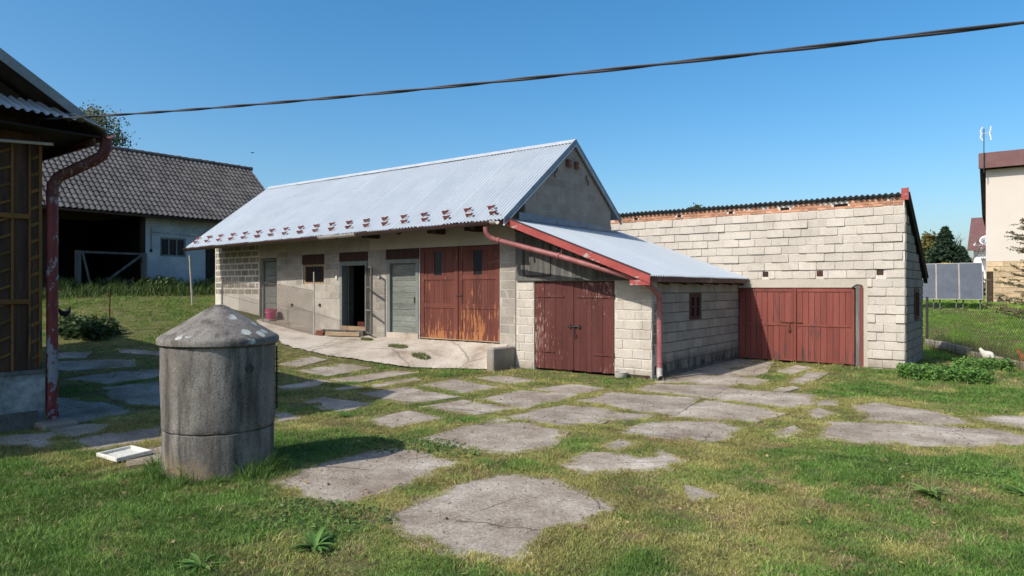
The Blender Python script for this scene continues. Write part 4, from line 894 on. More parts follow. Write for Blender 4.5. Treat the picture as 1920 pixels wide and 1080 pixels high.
MB().prism([(fx0 + 1.3, fy0 - .8, 8.0), (6, fy0 - .8, 8.0), (6, 89, 9.9), (fx0 + 1.3, 89, 9.9)], (0, 0, .12)).build('dormer_roof', MT['house_roof'], FH)
for z in (5.35, 2.9):
    bc = bx('balcony', MT['white_wall'], FH, fx0 + .6, 6, fy0 - 1.3, fy0 - .01, z - .15, z)
    for i in range(20): ubox('baluster', MT['white_paint'] if z < 4 else MT['frame_green'], bc, fx0 + .65 + i * .28, fx0 + .75 + i * .28, fy0 - 1.28, fy0 - 1.22, z, z + .85)
    ubox('handrail', MT['white_paint'], bc, fx0 + .6, 6, fy0 - 1.3, fy0 - 1.2, z + .85, z + .92)
    ubox('window', MT['glass'], FH, fx0 + 2.6, fx0 + 3.3, fy0 - .32 if z > 4 else fy0 - .02, fy0 - .0 if z < 4 else fy0 - .29, z + .3, z + 2.0)
SDm = MB().lathe([(.02, 0), (.25, .03), (.42, .1), (.5, .17), (.49, .18), (.4, .11), (.02, .02)], (0, 0, 0), 20, cap=False).mesh('satellite_dish', True)
sdo = link('satellite_dish', SDm, MT['alu'], FH, Matrix.Translation((fx0 + 1.1, fy0 - 1.6, 6.9)) @ Matrix.Rotation(R(65), 4, 'X') @ Matrix.Scale(1.0, 4))
bx('shed_wall', MT['house_roof'], FH, fx0 + 4.0, 5.9, fy0 - 5.9, fy0 - 1.35, 1.0, 4.2)

# solar panels
pm = MB().box(-.412, .412, -.02, .0, 0, 1.62).mesh('frame'); pm.materials.append(MT['gutter_grey'])
gm = MB().box(-.395, .395, -.024, -.0205, .02, 1.6).mesh('cells'); gm.materials.append(MT['panel_glass'])
PLB = ['solar panel partly hidden behind the block garage wall', 'middle of the three solar panels on the lawn', 'solar panel standing nearest the cream house']
for k in range(3):
    px_, py_ = -3.78 + k * .845, 34.7 - k * .1; pz = 1.74
    Mx = Matrix.Translation((px_, py_, pz)) @ Matrix.Rotation(R(8), 4, 'Z') @ Matrix.Rotation(R(-16), 4, 'X')
    t_ = thing('solar_panel', PLB[k], 'solar panel', (px_, py_, pz), 'solar panels on the lawn')
    f_ = link('frame', pm, None, t_, Mx); link('cells', gm, None, t_, Mx)
    MB().bar((px_ - .3, py_ + .05, pz - .6), (px_ - .3, py_ + .45, pz + 1.2), .05, .05).bar((px_ + .3, py_ + .05, pz - .6), (px_ + .3, py_ + .45, pz + 1.2), .05, .05).build('support', MT['wood_grey'], t_)
gp = bx('gate_post', MT['wood_dark'], None, -1.75, -1.5, 38.6, 38.8, 1.1, 3.0, bevel=.02); tag(gp, 'dark wooden gate post in front of the cream house base', 'post')
gp = bx('gate_post', MT['wood_grey'], None, -1.98, -1.86, 38.5, 38.6, 1.1, 3.0, bevel=.02); tag(gp, 'pale thin post left of the dark gate post by the cream house', 'post')

# ------------------------------------------------------------------ the well
WX, WY, WR = -7.90, 4.45, .635
WE = thing('concrete_well', 'round grey concrete well with lichen spotted conical lid', 'well', (WX, WY, 0))
def rough_lathe(prof, n, amp, seed):
    V = []; rg = np.random.default_rng(seed)
    for i, (r, z) in enumerate(prof):
        for k in range(n):
            a = 2 * math.pi * k / n
            d = amp * (2 * float(fbm(np.array(math.cos(a) * 3 + 9), np.array(math.sin(a) * 3 + z * 4 + 9), seed)) - 1) + rg.uniform(-.0015, .0015)
            rr = r + d * (1 if r > .1 else 0); V.append((WX + rr * math.cos(a), WY + rr * math.sin(a), z + (d * .4 if r > .1 else 0)))
    Fc = []
    for i in range(len(prof) - 1):
        for k in range(n):
            a = i * n + k; b = i * n + (k + 1) % n; Fc.append((a, b, b + n, a + n))
    mb = MB(); mb.add(V, Fc); return mb
lin = lambda a, b, n: list(zip(np.linspace(a[0], b[0], n), np.linspace(a[1], b[1], n)))
rough_lathe(lin((WR - .008, -.15), (WR - .002, .545), 12) + [(WR - .02, .556), (WR - .1, .557)], 96, .010, 3).build('lower_ring', MT['well'], WE, smooth=True)
rough_lathe([(WR - .1, .56), (WR - .012, .562), (WR + .0, .575)] + lin((WR + .004, .62), (WR + .014, 1.54), 14) + [(WR - .05, 1.56)], 96, .012, 4).build('upper_ring', MT['well'], WE, smooth=True)
rough_lathe([(WR - .06, 1.545), (.665, 1.55), (.69, 1.57), (.695, 1.615), (.68, 1.645)] + lin((.65, 1.665), (.10, 2.0), 12) + [(.05, 2.025), (.001, 2.03)], 96, .010, 8).build('lid', MT['well_cap'], WE, smooth=True)
vd = Vector((-WX, -WY, 0)).normalized(); rt = Vector((0, 0, 1)).cross(vd)          # towards the photographer, and to the right of it
for a_, z_, r_ in ((.52, 1.29, .055),):
    d = (vd * math.cos(a_) + rt * math.sin(a_)); p = Vector((WX, WY, z_)) + d * (WR + .004)
    MB().tube([p - d * .03, p + d * .012], r_, 14).build('plugged_hole', MT['iron'], WE)
d = (vd * math.cos(1.42) + rt * math.sin(1.42)); p = Vector((WX, WY, 0)) + d * (WR + .03)
rod = MB().tube([p + Vector((0, 0, .72)) - d * .05, p + Vector((0, 0, .74)), p + Vector((0, 0, 1.50)), p + Vector((0, 0, 1.52)) - d * .05], .011, 6)
for z_ in np.arange(.8, 1.5, .09): rod.box(p.x - .02, p.x + .02, p.y - .016, p.y + .016, z_, z_ + .012)
rod.build('rusty_rod', MT['rust'], WE)

# ------------------------------------------------------------------ small things in the yard
def tray():
    t = thing('plastic_tray', 'shallow dirty white plastic tray lying left of the well', 'tray', (-9.56, 4.08, .02))
    M0 = Matrix.Translation((-9.56, 4.06, .02)) @ Matrix.Rotation(R(4), 4, 'Z') @ Matrix.Rotation(R(2), 4, 'X')
    a, b = .23, .20
    MB().box(-a, a, -b, b, 0, .012, M0).build('tray_floor', MT['white_plastic'], t)
    for q in ((-a - .03, -a, -b - .03, b + .03), (a, a + .03, -b - .03, b + .03), (-a, a, -b - .03, -b), (-a, a, b, b + .03)): MB().box(q[0], q[1], q[2], q[3], -.005, .05, M0).build('tray_rim', MT['white_plastic'], t, bevel=.006)
tray()
def bucket():
    x, y = -22.75, 14.86; z = 1.07
    t = thing('bucket', 'pink plastic bucket on the step of the narrow stable door', 'bucket', (x, y, z))
    MB().lathe([(.02, 0), (.155, 0), (.165, .02), (.205, .34), (.222, .345), (.222, .37), (.205, .372), (.195, .33), (.15, .03), (.02, .03)], (x, y, z), 28, cap=False).build('body', MT['pink'], t, smooth=True)
    MB().tube([(x + .215 * math.cos(q), y - .05 * math.sin(q) - .19 * math.sin(q), z + .34 - .10 * math.sin(q)) for q in np.linspace(0, math.pi, 11)], .006, 6).build('handle', MT['white_plastic'], t)
bucket()
o = bx('step_pad', MT['sblock'], None, -23.3, -22.3, 14.55, 14.84, .75, 1.06, bevel=.03); tag(o, 'concrete pad in front of the narrow stable door', 'step')
def can():
    t = thing('metal_bowl', 'small metal bowl at the foot of the lean-to corner pillar', 'bowl', (-8.1, 15.02, .02))
    MB().lathe([(.02, 0), (.13, 0), (.15, .03), (.16, .13), (.168, .135), (.155, .14), (.14, .03), (.02, .02)], (-8.1, 15.02, .02), 24, cap=False).build('body', MT['gutter_grey'], t, smooth=True)
can()
o = bx('pillar_board', MT['wood_dark'], None, -7.95, -7.40, FY - .05, FY - .03, .0, .10); tag(o, 'dark low board leaning on the corner pillar beside the bowl', 'board')
# timbers that make a step at the open stable door
def ap(x, y): 
    yf = apron_front(x); return apron_z(x, max(0, min(1, (y - yf) / (15.19 - yf))))[1]
for a, b, wd, ht, m, lb in (((-18.55, 14.15), (-17.55, 14.75), .14, .13, 'wood_raw', 'pale squared timber lying before the open stable door'),
                            ((-19.0, 14.35), (-17.7, 15.05), .16, .15, 'wood_grey', 'weathered beam lying against the open stable doorway')):
    z = ap(a[0], a[1]) + ht / 2 + .02; z2 = ap(b[0], b[1]) + ht / 2 + .02
    o = MB().bar((a[0], a[1], z), (b[0], b[1], z2), wd, ht).build('timber', MT[m], None, bevel=.01); tag(o, lb, 'timber')
for (x, y, k, lb) in ((-18.83, 14.12, 0, 'red brick lowest of the pair at the open stable door'), (-18.86, 14.16, 1, 'red brick topmost of the pair at the open stable door'), (-18.98, 14.42, 2, 'single red brick behind the pair at the open stable door')):
    z = ap(x, y) + .01 + (.075 if k == 1 else 0)
    o = link('brick', MB().box(-.13, .13, -.065, .065, 0, .07).mesh('brick'), MT['guard'], None, Matrix.Translation((x, y, z)) @ Matrix.Rotation(R(28 + 10 * k), 4, 'Z')); o.data.materials[0] = gen('dark_red_brick%d' % k, (.16, .05, .03), (.22, .08, .045), 6, .9, .4, 40)
    tag(o, lb, 'brick', 'bricks at the open stable door')

# ------------------------------------------------------------------ wire netting
def netting(mb, a, b, z0a, z0b, h, step, r):
    """diagonal wires of a chain link panel between two posts"""
    a = Vector((a[0], a[1], 0)); b = Vector((b[0], b[1], 0)); L = (b - a).length; n = int((L + h) / step)
    def P(u, v): 
        q = a + (b - a) * (u / L); return (q.x, q.y, z0a + (z0b - z0a) * u / L + v)
    for i in range(n + 1):
        c = i * step
        for sg in (1, -1):
            u0 = c - h if sg > 0 else c; u1 = c if sg > 0 else c - h
            v0, v1 = 0., h
            pa, pb = (u0, v0), (u1, v1)
            def clip(p, q):
                (u, v), (s_, t) = p, q
                if u < 0: v += (t - v) * (0 - u) / (s_ - u) ; u = 0
                if u > L: v += (t - v) * (L - u) / (s_ - u); u = L
                return (u, v)
            if max(u0, u1) <= 0 or min(u0, u1) >= L: continue
            A, B = clip(pa, pb), clip(pb, pa)
            if abs(A[0] - B[0]) < .01: continue
            mb.tube([P(*A), P(*B)], r, 3, cap=False)
    for v in (0.02, h * .5, h): mb.tube([P(0, v), P(L, v)], r * 1.2, 3, cap=False)
    return mb
MT['net'] = gen('rusty_netting', (.11, .09, .075), (.17, .14, .12), 5, .8, 0, 30)
SF = thing('netting_fence', 'sagging chain link netting fence in front of the stable wall', 'fence', (-21, 14.4, .9))
pA, pB, pC = (-25.6, 14.55), (-22.4, 14.3), (-18.95, 13.98)
zs_ = [gz(*pA), gz(*pB), ap(-18.95, 13.98)]
for (p, z, h) in ((pA, zs_[0], 1.15), (pB, zs_[1], 1.3), (pC, zs_[2], 2.1)):
    MB().tube([(p[0], p[1], z - .2), (p[0], p[1], z + h)], .022, 8).build('post', MT['gutter_grey'] if h > 2 else MT['wire'], SF)
netting(MB(), pA, pB, zs_[0] + .03, zs_[1] + .03, 1.2, .115, .006).build('netting', MT['net'], SF)
netting(MB(), pB, pC, zs_[1] + .03, zs_[2] + .03, 1.45, .115, .006).build('netting', MT['net'], SF)
WG = thing('wire_gate', 'narrow wire mesh gate leaf standing open by the stable doorway', 'gate', (-17.6, 15.1, .7))
ga, gb = (-17.66, 15.12), (-16.95, 14.72)
for p in (ga, gb): MB().bar((p[0], p[1], .74), (p[0], p[1], 2.93), .05, .05).build('upright', MT['wood_grey'], WG)
for z in (.76, 1.5, 2.25, 2.92): MB().bar((ga[0], ga[1], z), (gb[0], gb[1], z), .04, .05).build('rail', MT['wood_grey'], WG)
netting(MB(), ga, gb, .78, .78, 2.1, .07, .0035).build('netting', MT['wire_dark'], WG)
CP = MB().tube([(-27.15, 14.15, 1.4), (-27.1, 14.0, 3.55)], .04, 8).build('corner_pole', MT['gutter_grey'], None); tag(CP, 'grey pole under the far eaves corner of the stable roof', 'pole')
RP = MB().tube([(-22.64, 9.18, .7), (-22.66, 9.2, 2.15)], .022, 7).box(-22.72, -22.58, 9.16, 9.2, 1.55, 1.57).build('rusty_post', MT['rust'], None); tag(RP, 'thin rusty post standing in the grass before the barn', 'post')
# fence on a low kerb right of the garage
RFc = thing('chain_link_fence', 'dark chain link fence on a low broken kerb right of the block garage', 'fence', (-1.5, 26, .1))
FP = [(-3.1, 29.0), (-1.55, 25.9), (.1, 22.8), (1.75, 19.7)]
for i, p in enumerate(FP):
    z = gz(*p); MB().box(p[0] - .04, p[0] + .04, p[1] - .04, p[1] + .04, z - .2, z + (1.75 if i == 0 else 1.6)).build('post', MT['iron'], RFc) if i in (0, 2, 3) else None
for p, q in zip(FP, FP[1:]):
    netting(MB(), p, q, gz(*p) + .25, gz(*q) + .25, 1.25, .12, .0042).build('netting', MT['wire_dark'], RFc)
    L = 2; prev = None
    for k in range(L):
        a = Vector((p[0] + (q[0] - p[0]) * k / L, p[1] + (q[1] - p[1]) * k / L, gz(*p) + .08)); b = Vector((p[0] + (q[0] - p[0]) * (k + .985) / L, p[1] + (q[1] - p[1]) * (k + .985) / L, gz(*p) + .08))
        MB().bar(a + Vector((0, 0, random.uniform(-.02, .02))), b + Vector((0, 0, random.uniform(-.05, .02))), .14, random.uniform(.24, .30)).build('kerb_stone', MT['sblock'], RFc, bevel=.015)

# overhead cable to the wooden house
def cable():
    P0 = Vector((-12.32, 3.98, 4.86)); P1 = Vector((-.05, 5.63, 3.98)); V2 = []; C = thing('overhead_cable', 'twisted black power cable crossing the sky to the wooden house', 'cable', P0)
    D = P1 - P0; N = 260
    for k in range(2):
        pts = []
        for i in range(N + 1):
            t = i / N * 2.3; sag = -.42 * (t * (2.3 - t)) / 1.32 + .0
            q = P0 + D * t + Vector((0, 0, sag + .415 * t)); a = i * .42 + k * math.pi
            pts.append(q + Vector((0, math.cos(a), math.sin(a))) * .0075)
        MB().tube(pts, .0105, 6).build('cable_core', MT['cable'], C, smooth=True)
    MB().tube([P0 + Vector((-.3, 0, -.02)), P0 + Vector((.05, 0, 0))], .02, 8).build('anchor', MT['iron'], C)
cable()

# ------------------------------------------------------------------ birds and hens
def skin_obj(name, pts, edges, rad, mat, parent, colf):
    me = bpy.data.meshes.new(name); me.from_pydata(pts, edges, []); o = bpy.data.objects.new(name, me); col.objects.link(o)
    sk = o.modifiers.new('skin', 'SKIN'); 
    me.skin_vertices.new() if not me.skin_vertices else None
    for i, r in enumerate(rad): me.skin_vertices[0].data[i].radius = r if isinstance(r, tuple) else (r, r)
    me.skin_vertices[0].data[0].use_root = True
    o.modifiers.new('sub', 'SUBSURF').levels = 2; o.modifiers['sub'].render_levels = 2
    dg = bpy.context.evaluated_depsgraph_get(); m2 = bpy.data.meshes.new_from_object(o.evaluated_get(dg)); bpy.data.objects.remove(o)
    co = np.zeros(len(m2.vertices) * 3, np.float32); m2.vertices.foreach_get('co', co); co = co.reshape(-1, 3)
    at = m2.attributes.new('Col', 'FLOAT_COLOR', 'POINT'); c4 = np.ones((len(co), 4), np.float32); c4[:, :3] = [colf(p) for p in co]; at.data.foreach_set('color', c4.ravel())
    m2.polygons.foreach_set('use_smooth', [True] * len(m2.polygons)); m2.materials.clear(); m2.materials.append(mat)
    return m2
def hen(loc, rot, c, label, sc_=1., peck=False):
    t = thing('hen', label, 'hen', loc, 'hens in the yard'); 
    hd = (.17, 0, .12) if peck else (.17, 0, .40)
    nk = (.14, 0, .25) if peck else (.15, 0, .32)
    pts = [(0, 0, .22), (.09, 0, .235), nk, hd, (hd[0] + .05, 0, hd[2] - .008 - (.03 if peck else 0)), (-.1, 0, .24), (-.17, 0, .31), (-.22, 0, .38), (0, .04, .12), (0, .04, .01), (.045, .04, .004), (0, -.04, .12), (0, -.04, .01), (.045, -.04, .004)]
    ed = [(0, 1), (1, 2), (2, 3), (3, 4), (0, 5), (5, 6), (6, 7), (0, 8), (8, 9), (9, 10), (0, 11), (11, 12), (12, 13)]
    rad = [(.105, .105), (.09, .10), (.05, .05), (.035, .038), (.008, .008), (.085, .085), (.03, .06), (.012, .04), (.02, .02), (.008, .008), (.006, .006), (.02, .02), (.008, .008), (.006, .006)]
    def cf(p):
        if p[2] < .1 and abs(p[1]) > .02 and p[0] < .1: return (.45, .28, .08)
        if p[0] > hd[0] + .03 and abs(p[2] - hd[2]) < .05: return (.4, .25, .08)
        k = .85 + .3 * random.random(); return tuple(min(.9, v * k) for v in c)
    m = skin_obj('body', pts, ed, rad, MT['feather'], t, cf)
    M = Matrix.Translation(loc) @ Matrix.Rotation(rot, 4, 'Z') @ Matrix.Scale(sc_, 4)
    link('body', m, None, t, M)
    cb = MB(); n0 = 0
    for i in range(4): 
        a = Vector((hd[0] - .02 + i * .014, 0, hd[2] + .03)); cb.box(a.x - .007, a.x + .007, -.004, .004, a.z, a.z + .03 - .004 * abs(i - 1.5))
    cb.box(hd[0] + .02, hd[0] + .032, -.006, .006, hd[2] - .055, hd[2] - .015)
    link('comb', cb.mesh('comb'), MT['comb'], t, M)
MT['comb'] = NT('red_comb').fin((.45, .03, .02), .5, 0, .3)
hen((-1.1, 24.6, gz(-1.1, 24.6)), R(-40), (.5, .48, .43), 'white hen pecking by the fence kerb', 1.15, True)
hen((-.16, 23.75, gz(-.16, 23.75)), R(150), (.33, .09, .03), 'red brown hen at the right edge near the fence', 1.15)
hen((-25.6, 9.0, gz(-25.6, 9.0)), R(120), (.012, .012, .014), 'black hen in the grass beside the flaking downpipe', 1.2)
hen((-33.0, 14.2, gz(-33.0, 14.2)), R(80), (.03, .022, .016), 'dark hen in front of the barn gate', 1.1)
def bird(p, rot, span, label, bank=0.):
    t = thing('bird', label, 'bird', p, 'birds in flight'); M = Matrix.Translation(p) @ Matrix.Rotation(rot, 4, 'Z') @ Matrix.Rotation(bank, 4, 'X')
    pts = [(0, 0, 0), (.06, 0, 0), (.10, 0, .01), (-.07, 0, 0), (-.14, 0, 0), (.02, .07, .03), (0, .17, .03), (-.04, .27, .0), (.02, -.07, .03), (0, -.17, .03), (-.04, -.27, .0)]
    ed = [(0, 1), (1, 2), (0, 3), (3, 4), (0, 5), (5, 6), (6, 7), (0, 8), (8, 9), (9, 10)]
    rad = [.028, .026, .012, .022, (.03, .006), (.045, .007), (.035, .006), (.01, .004), (.045, .007), (.035, .006), (.01, .004)]
    m = skin_obj('body', pts, ed, rad, MT['feather'], t, lambda p_: (.015, .014, .016)); link('body', m, None, t, M @ Matrix.Scale(span / .54, 4))
def at_px(x, y, z):
    c_, s_ = math.cos(R(37.4)), math.sin(R(37.4)); u = (x - 960) / 1280; v = (540 - y) / 1280
    return Vector(((u * c_ - s_) * z, (u * s_ + c_) * z, CAMH + v * z))
bird((-22.8, 3.2, 8.35), R(20), .34, 'dark bird flying above the wooden house roof', .3)
bird((-24.2, 15.0, 7.5), R(60), .32, 'small dark bird flying above the stable ridge', .1)

# ------------------------------------------------------------------ trees
def leaf_mesh(name, P, size, C, flat=0., stretch=1.6):
    """one quad (two triangles) for each leaf"""
    n = len(P); a = rng.normal(size=(n, 3)); a[:, 2] *= (1 - flat); a /= np.linalg.norm(a, axis=1)[:, None]
    b = rng.normal(size=(n, 3)); b[:, 2] *= (1 - flat); b -= a * (a * b).sum(1)[:, None]; b /= np.linalg.norm(b, axis=1)[:, None]
    s_ = (np.asarray(size) * rng.uniform(.6, 1.3, n))[:, None]
    V = np.stack([P - a * s_ * stretch * .5, P + b * s_ * .45, P + a * s_ * stretch * .5, P - b * s_ * .45], 1).reshape(-1, 3)
    k = np.arange(n)[:, None] * 4; T = np.concatenate([k + [0, 1, 2], k + [0, 2, 3]])
    return np_mesh(name, V, T, np.repeat(C, 4, 0))
def colr(n, c1, c2, k=.25):
    t = rng.random(n)[:, None]; return (np.array(c1) * (1 - t) + np.array(c2) * t) * rng.uniform(1 - k, 1 + k, n)[:, None]
def broadleaf(loc, h, rad, label, c1, c2, nleaf=9000, name='tree', lsize=.14, z0=.3, dens=1., group=None):
    t = thing(name, label, 'tree', loc, group); x, y, z = loc
    tr = MB(); tr.tube([(x, y, z - .3), (x + .1, y, z + h * .3), (x, y + .1, z + h * .6), (x + .05, y, z + h * .93)], [h * .022, h * .017, h * .01, h * .003], 8)
    cl = []
    for i in range(46):
        a = random.uniform(0, 6.283); q = random.random(); hh = z + h * (z0 + (1 - z0) * q) * .96; rr = rad * (math.sin(math.pi * min(1, .18 + .8 * q)) ** .7) * random.uniform(.35, 1.0)
        e = Vector((x + rr * math.cos(a), y + rr * math.sin(a), hh)); s0 = Vector((x, y, z + h * (z0 + (1 - z0) * q) * .72))
        tr.tube([s0, (s0 + e) / 2 + Vector((0, 0, .15)), e], [h * .006, h * .004, h * .0015], 5); cl.append((e, rad * random.uniform(.16, .34)))
    tr.build('trunk', MT['wood_grey'], t)
    P = []; m = nleaf // len(cl)
    for e, r in cl:
        q = rng.normal(size=(m, 3)) * r * .55; q[:, 2] *= .8; P.append(q + np.array(e))
    P = np.concatenate(P); cc = colr(len(P), c1, c2)
    link('crown', leaf_mesh('crown', P, lsize, cc), MT['leaf'], t)
def spruce(loc, h, rad, label, nbr=260, c1=(.018, .04, .022), c2=(.04, .07, .035), name='spruce_tree', per=90, lo=.03, sz=.13):
    t = thing(name, label, 'tree', loc); x, y, z = loc
    MB().tube([(x, y, z - .3), (x, y, z + h)], [h * .018, h * .003], 8).build('trunk', MT['wood_dark'], t)
    P = []
    for i in range(nbr):
        q = lo + (1 - lo) * (i + random.random()) / nbr; L = rad * (1 - q) ** .85 * random.uniform(.7, 1.12) + .08; a = random.uniform(0, 6.283); zz = z + h * q
        u = rng.random(per) ** .7; drop = -.18 * L * u + .14 * L * u ** 2.5
        sp = rng.normal(size=(per, 3)) * (.05 + .09 * L)
        sp[:, 2] *= .45
        P.append(np.stack([x + math.cos(a) * L * u, y + math.sin(a) * L * u, zz + drop], 1) + sp * (1 - .5 * u)[:, None])
    P = np.concatenate(P); link('crown', leaf_mesh('crown', P, sz, colr(len(P), c1, c2), stretch=2.6), MT['needle'], t)
def bare(loc, h, label):
    t = thing('bare_tree', label, 'tree', loc); mb = MB(); x, y, z = loc
    def grow(p, d, L, r, k):
        e = p + d * L; mb.tube([p, (p + e) / 2 + Vector((random.uniform(-.06, .06) * L, random.uniform(-.06, .06) * L, 0)), e], [r, r * .8, r * .6], 5 if k > 1 else 3)
        if k > 0:
            for _ in range(3 if k > 2 else 4): grow(e - d * L * random.uniform(0, .35), (d + Vector((random.uniform(-.75, .75), random.uniform(-.75, .75), random.uniform(-.15, .5)))).normalized(), L * random.uniform(.55, .75), r * .55, k - 1)
    grow(Vector((x, y, z - .3)), Vector((0, 0, 1)), h * .36, h * .02, 4)
    mb.build('branches', MT['twig'], t)
MT['twig'] = gen('twigs', (.10, .085, .07), (.16, .14, .12), 3, .9, 0, 30)
def far(x, z): q = at_px(x, 540, z); return (q.x, q.y, gz(q.x, q.y))
spruce(far(1772, 52), 5.3, 2.3, 'dark green spruce behind the solar panels', 300)
spruce(far(1802, 55), 4.0, 1.9, 'shorter spruce beside the far white house', 200)
broadleaf(far(1742, 58), 5.2, 1.9, 'yellowing tree just right of the garage roof', (.10, .10, .025), (.17, .14, .04), 5000, lsize=.2)
bare(far(1812, 66), 7.6, 'leafless brown tree in front of the far white house')
broadleaf(far(1776, 38), .9 + 1.2, .55, 'small yellow flowering bush behind the solar panels', (.45, .30, .01), (.55, .38, .03), 1500, 'yellow_bush', .1, .5)
broadleaf((-65.5, 25.9, 2.3), 16.0, 4.2, 'tall thin leaved tree behind the barn ridge', (.09, .10, .035), (.17, .165, .06), 12000, lsize=.15, z0=.35)
broadleaf((-62.5, 20.0, 2.3), 15.2, 2.6, 'slender tree half hidden by the wooden house roof', (.09, .10, .04), (.16, .16, .065), 6000, lsize=.15, z0=.45)
broadleaf(far(1301, 60), 8.1, 1.7, 'tree whose top just shows above the block garage roof', (.05, .07, .02), (.09, .10, .03), 3000, lsize=.2)
# conifer at the right edge whose lower boughs reach into view
def larch():
    bx_, by_, bz_ = at_px(1985, 540, 20).x, at_px(1985, 540, 20).y, 0.; t = thing('conifer', 'sparse conifer reaching its brown green boughs in at the right edge', 'tree', (bx_, by_, bz_))
    mb = MB().tube([(bx_, by_, -.2), (bx_, by_, 6.)], [.1, .02], 8); P = []
    for i in range(70):
        z = 1.35 + (i / 70) ** 1.0 * 3.6; L = (1.75 - (z - 1.5) * .32) * random.uniform(.75, 1.15); a = random.uniform(0, 6.283)
        if i % 2: a = R(217) + random.uniform(-.9, .9)
        d = Vector((math.cos(a), math.sin(a), 0)); pts = [Vector((bx_, by_, z)) + d * L * u + Vector((0, 0, .10 * L * u - .28 * L * u * (1 - u) + .05 * math.sin(9 * u + i))) for u in np.linspace(0, 1, 7)]
        mb.tube(pts, [.018 * (1 - .8 * u) for u in np.linspace(0, 1, 7)], 4)
        for k in range(16):
            u = random.uniform(.15, 1); q = Vector((bx_, by_, z)) + d * L * u + Vector((0, 0, .10 * L * u - .28 * L * u * (1 - u))); s_ = Vector((-d.y, d.x, 0)) * random.choice((-1, 1)); e = q + (d * .6 + s_ * .7 + Vector((0, 0, random.uniform(-.1, .35)))) * random.uniform(.12, .34)
            mb.tube([q, e], [.006, .002], 3, cap=False)
            for v in np.linspace(.1, 1, 16): P.append(q + (e - q) * v + Vector((random.gauss(0, .012), random.gauss(0, .012), random.gauss(0, .012))))
    mb.build('trunk', MT['twig'], t); P = np.array([tuple(p) for p in P]); link('needles', leaf_mesh('needles', P, .03, colr(len(P), (.13, .125, .06), (.22, .18, .09)), stretch=2.4), MT['needle'], t)
larch()

# ------------------------------------------------------------------ grass and weeds
def inpoly(X, Y, poly):
    c = np.zeros(len(X), bool); n = len(poly)
    for i in range(n):
        x1, y1 = poly[i]; x2, y2 = poly[(i + 1) % n]
        if y1 == y2: continue
        k = ((y1 > Y) != (y2 > Y)) & (X < (x2 - x1) * (Y - y1) / (y2 - y1) + x1); c ^= k
    return c
def edged(X, Y, poly):
    d = np.full(len(X), 9.); n = len(poly)
    for i in range(n):
        a = np.array(poly[i]); b = np.array(poly[(i + 1) % n]); ab = b - a; L2 = (ab ** 2).sum() + 1e-9
        t = np.clip(((X - a[0]) * ab[0] + (Y - a[1]) * ab[1]) / L2, 0, 1); d = np.minimum(d, np.hypot(X - a[0] - t * ab[0], Y - a[1] - t * ab[1]))
    return d
RECT = [(-27.3, -11.5, 15.2, 20), (-11.5, -7.34, 15.2, 21.4), (-12, -2.8, 21.35, 25), (-23, -12.6, -4.3, 4.2), (-42, -34.0, 2.8, 22.8), (-1.9, 13, 40, 51)]
def blades(name, X, Y, Ht, Wd, lean, C, Z=None):
    n = len(X); Z = ground_z(X, Y) - .005 if Z is None else Z; a = rng.uniform(0, 6.283, n); dx, dy = np.cos(a), np.sin(a); b = rng.uniform(0, 6.283, n); wx, wy = np.cos(b) * Wd / 2, np.sin(b) * Wd / 2
    l1 = Ht * lean * .35; l2 = Ht * lean
    z1 = Ht * .55; z2 = Ht * np.sqrt(np.clip(1 - (lean * .8) ** 2, .12, 1))
    V = np.stack([np.stack([X - wx, Y - wy, Z], 1), np.stack([X + wx, Y + wy, Z], 1), np.stack([X + dx * l1 - wx * .8, Y + dy * l1 - wy * .8, Z + z1], 1), np.stack([X + dx * l1 + wx * .8, Y + dy * l1 + wy * .8, Z + z1], 1), np.stack([X + dx * l2, Y + dy * l2, Z + z2], 1)], 1).reshape(-1, 3)
    k = np.arange(n)[:, None] * 5; T = np.concatenate([k + [0, 1, 3], k + [0, 3, 2], k + [2, 3, 4]])
    CC = np.repeat(C, 5, 0).reshape(n, 5, 3)
    return np_mesh(name, V, T, CC.reshape(-1, 3))
def sample(n, zmin, zmax, umax, p):
    """points over the yard, thinner with distance from the photographer's spot"""
    q = rng.random(n); e = 2 - p
    z = (zmin ** e + q * (zmax ** e - zmin ** e)) ** (1 / e); u = rng.uniform(-umax, umax, n); x = u * z
    c_, s_ = math.cos(R(37.4)), math.sin(R(37.4)); return x * c_ - z * s_, x * s_ + z * c_, z
CLEAN = {19, 25, 26, 27, 28, 30}
def grown(poly):
    """the slab's real outline: its near side lies a little further out than what shows past the grass"""
    P = np.array(poly); c = P.mean(0); v = -c / np.linalg.norm(c); dist = np.linalg.norm(c); out = []
    for p in P: out.append(p + v * (.010 * dist) * (1 if (p - c) @ v > 0 else .25))
    return [tuple(p) for p in out]
def edge_field(X, Y):
    """signed distance to the slabs: negative inside"""
    near = np.full(len(X), 9.); clean = np.zeros(len(X), bool)
    for k, poly in enumerate(SLABS):
        P = np.array(poly); m = (X > P[:, 0].min() - .8) & (X < P[:, 0].max() + .8) & (Y > P[:, 1].min() - .8) & (Y < P[:, 1].max() + .8); ii = np.where(m)[0]
        if not len(ii): continue
        poly = grown(poly); d = edged(X[ii], Y[ii], poly); i_ = inpoly(X[ii], Y[ii], poly); near[ii] = np.minimum(near[ii], np.where(i_, -d, d))
        if k in CLEAN: clean[ii] |= i_
    return near, clean
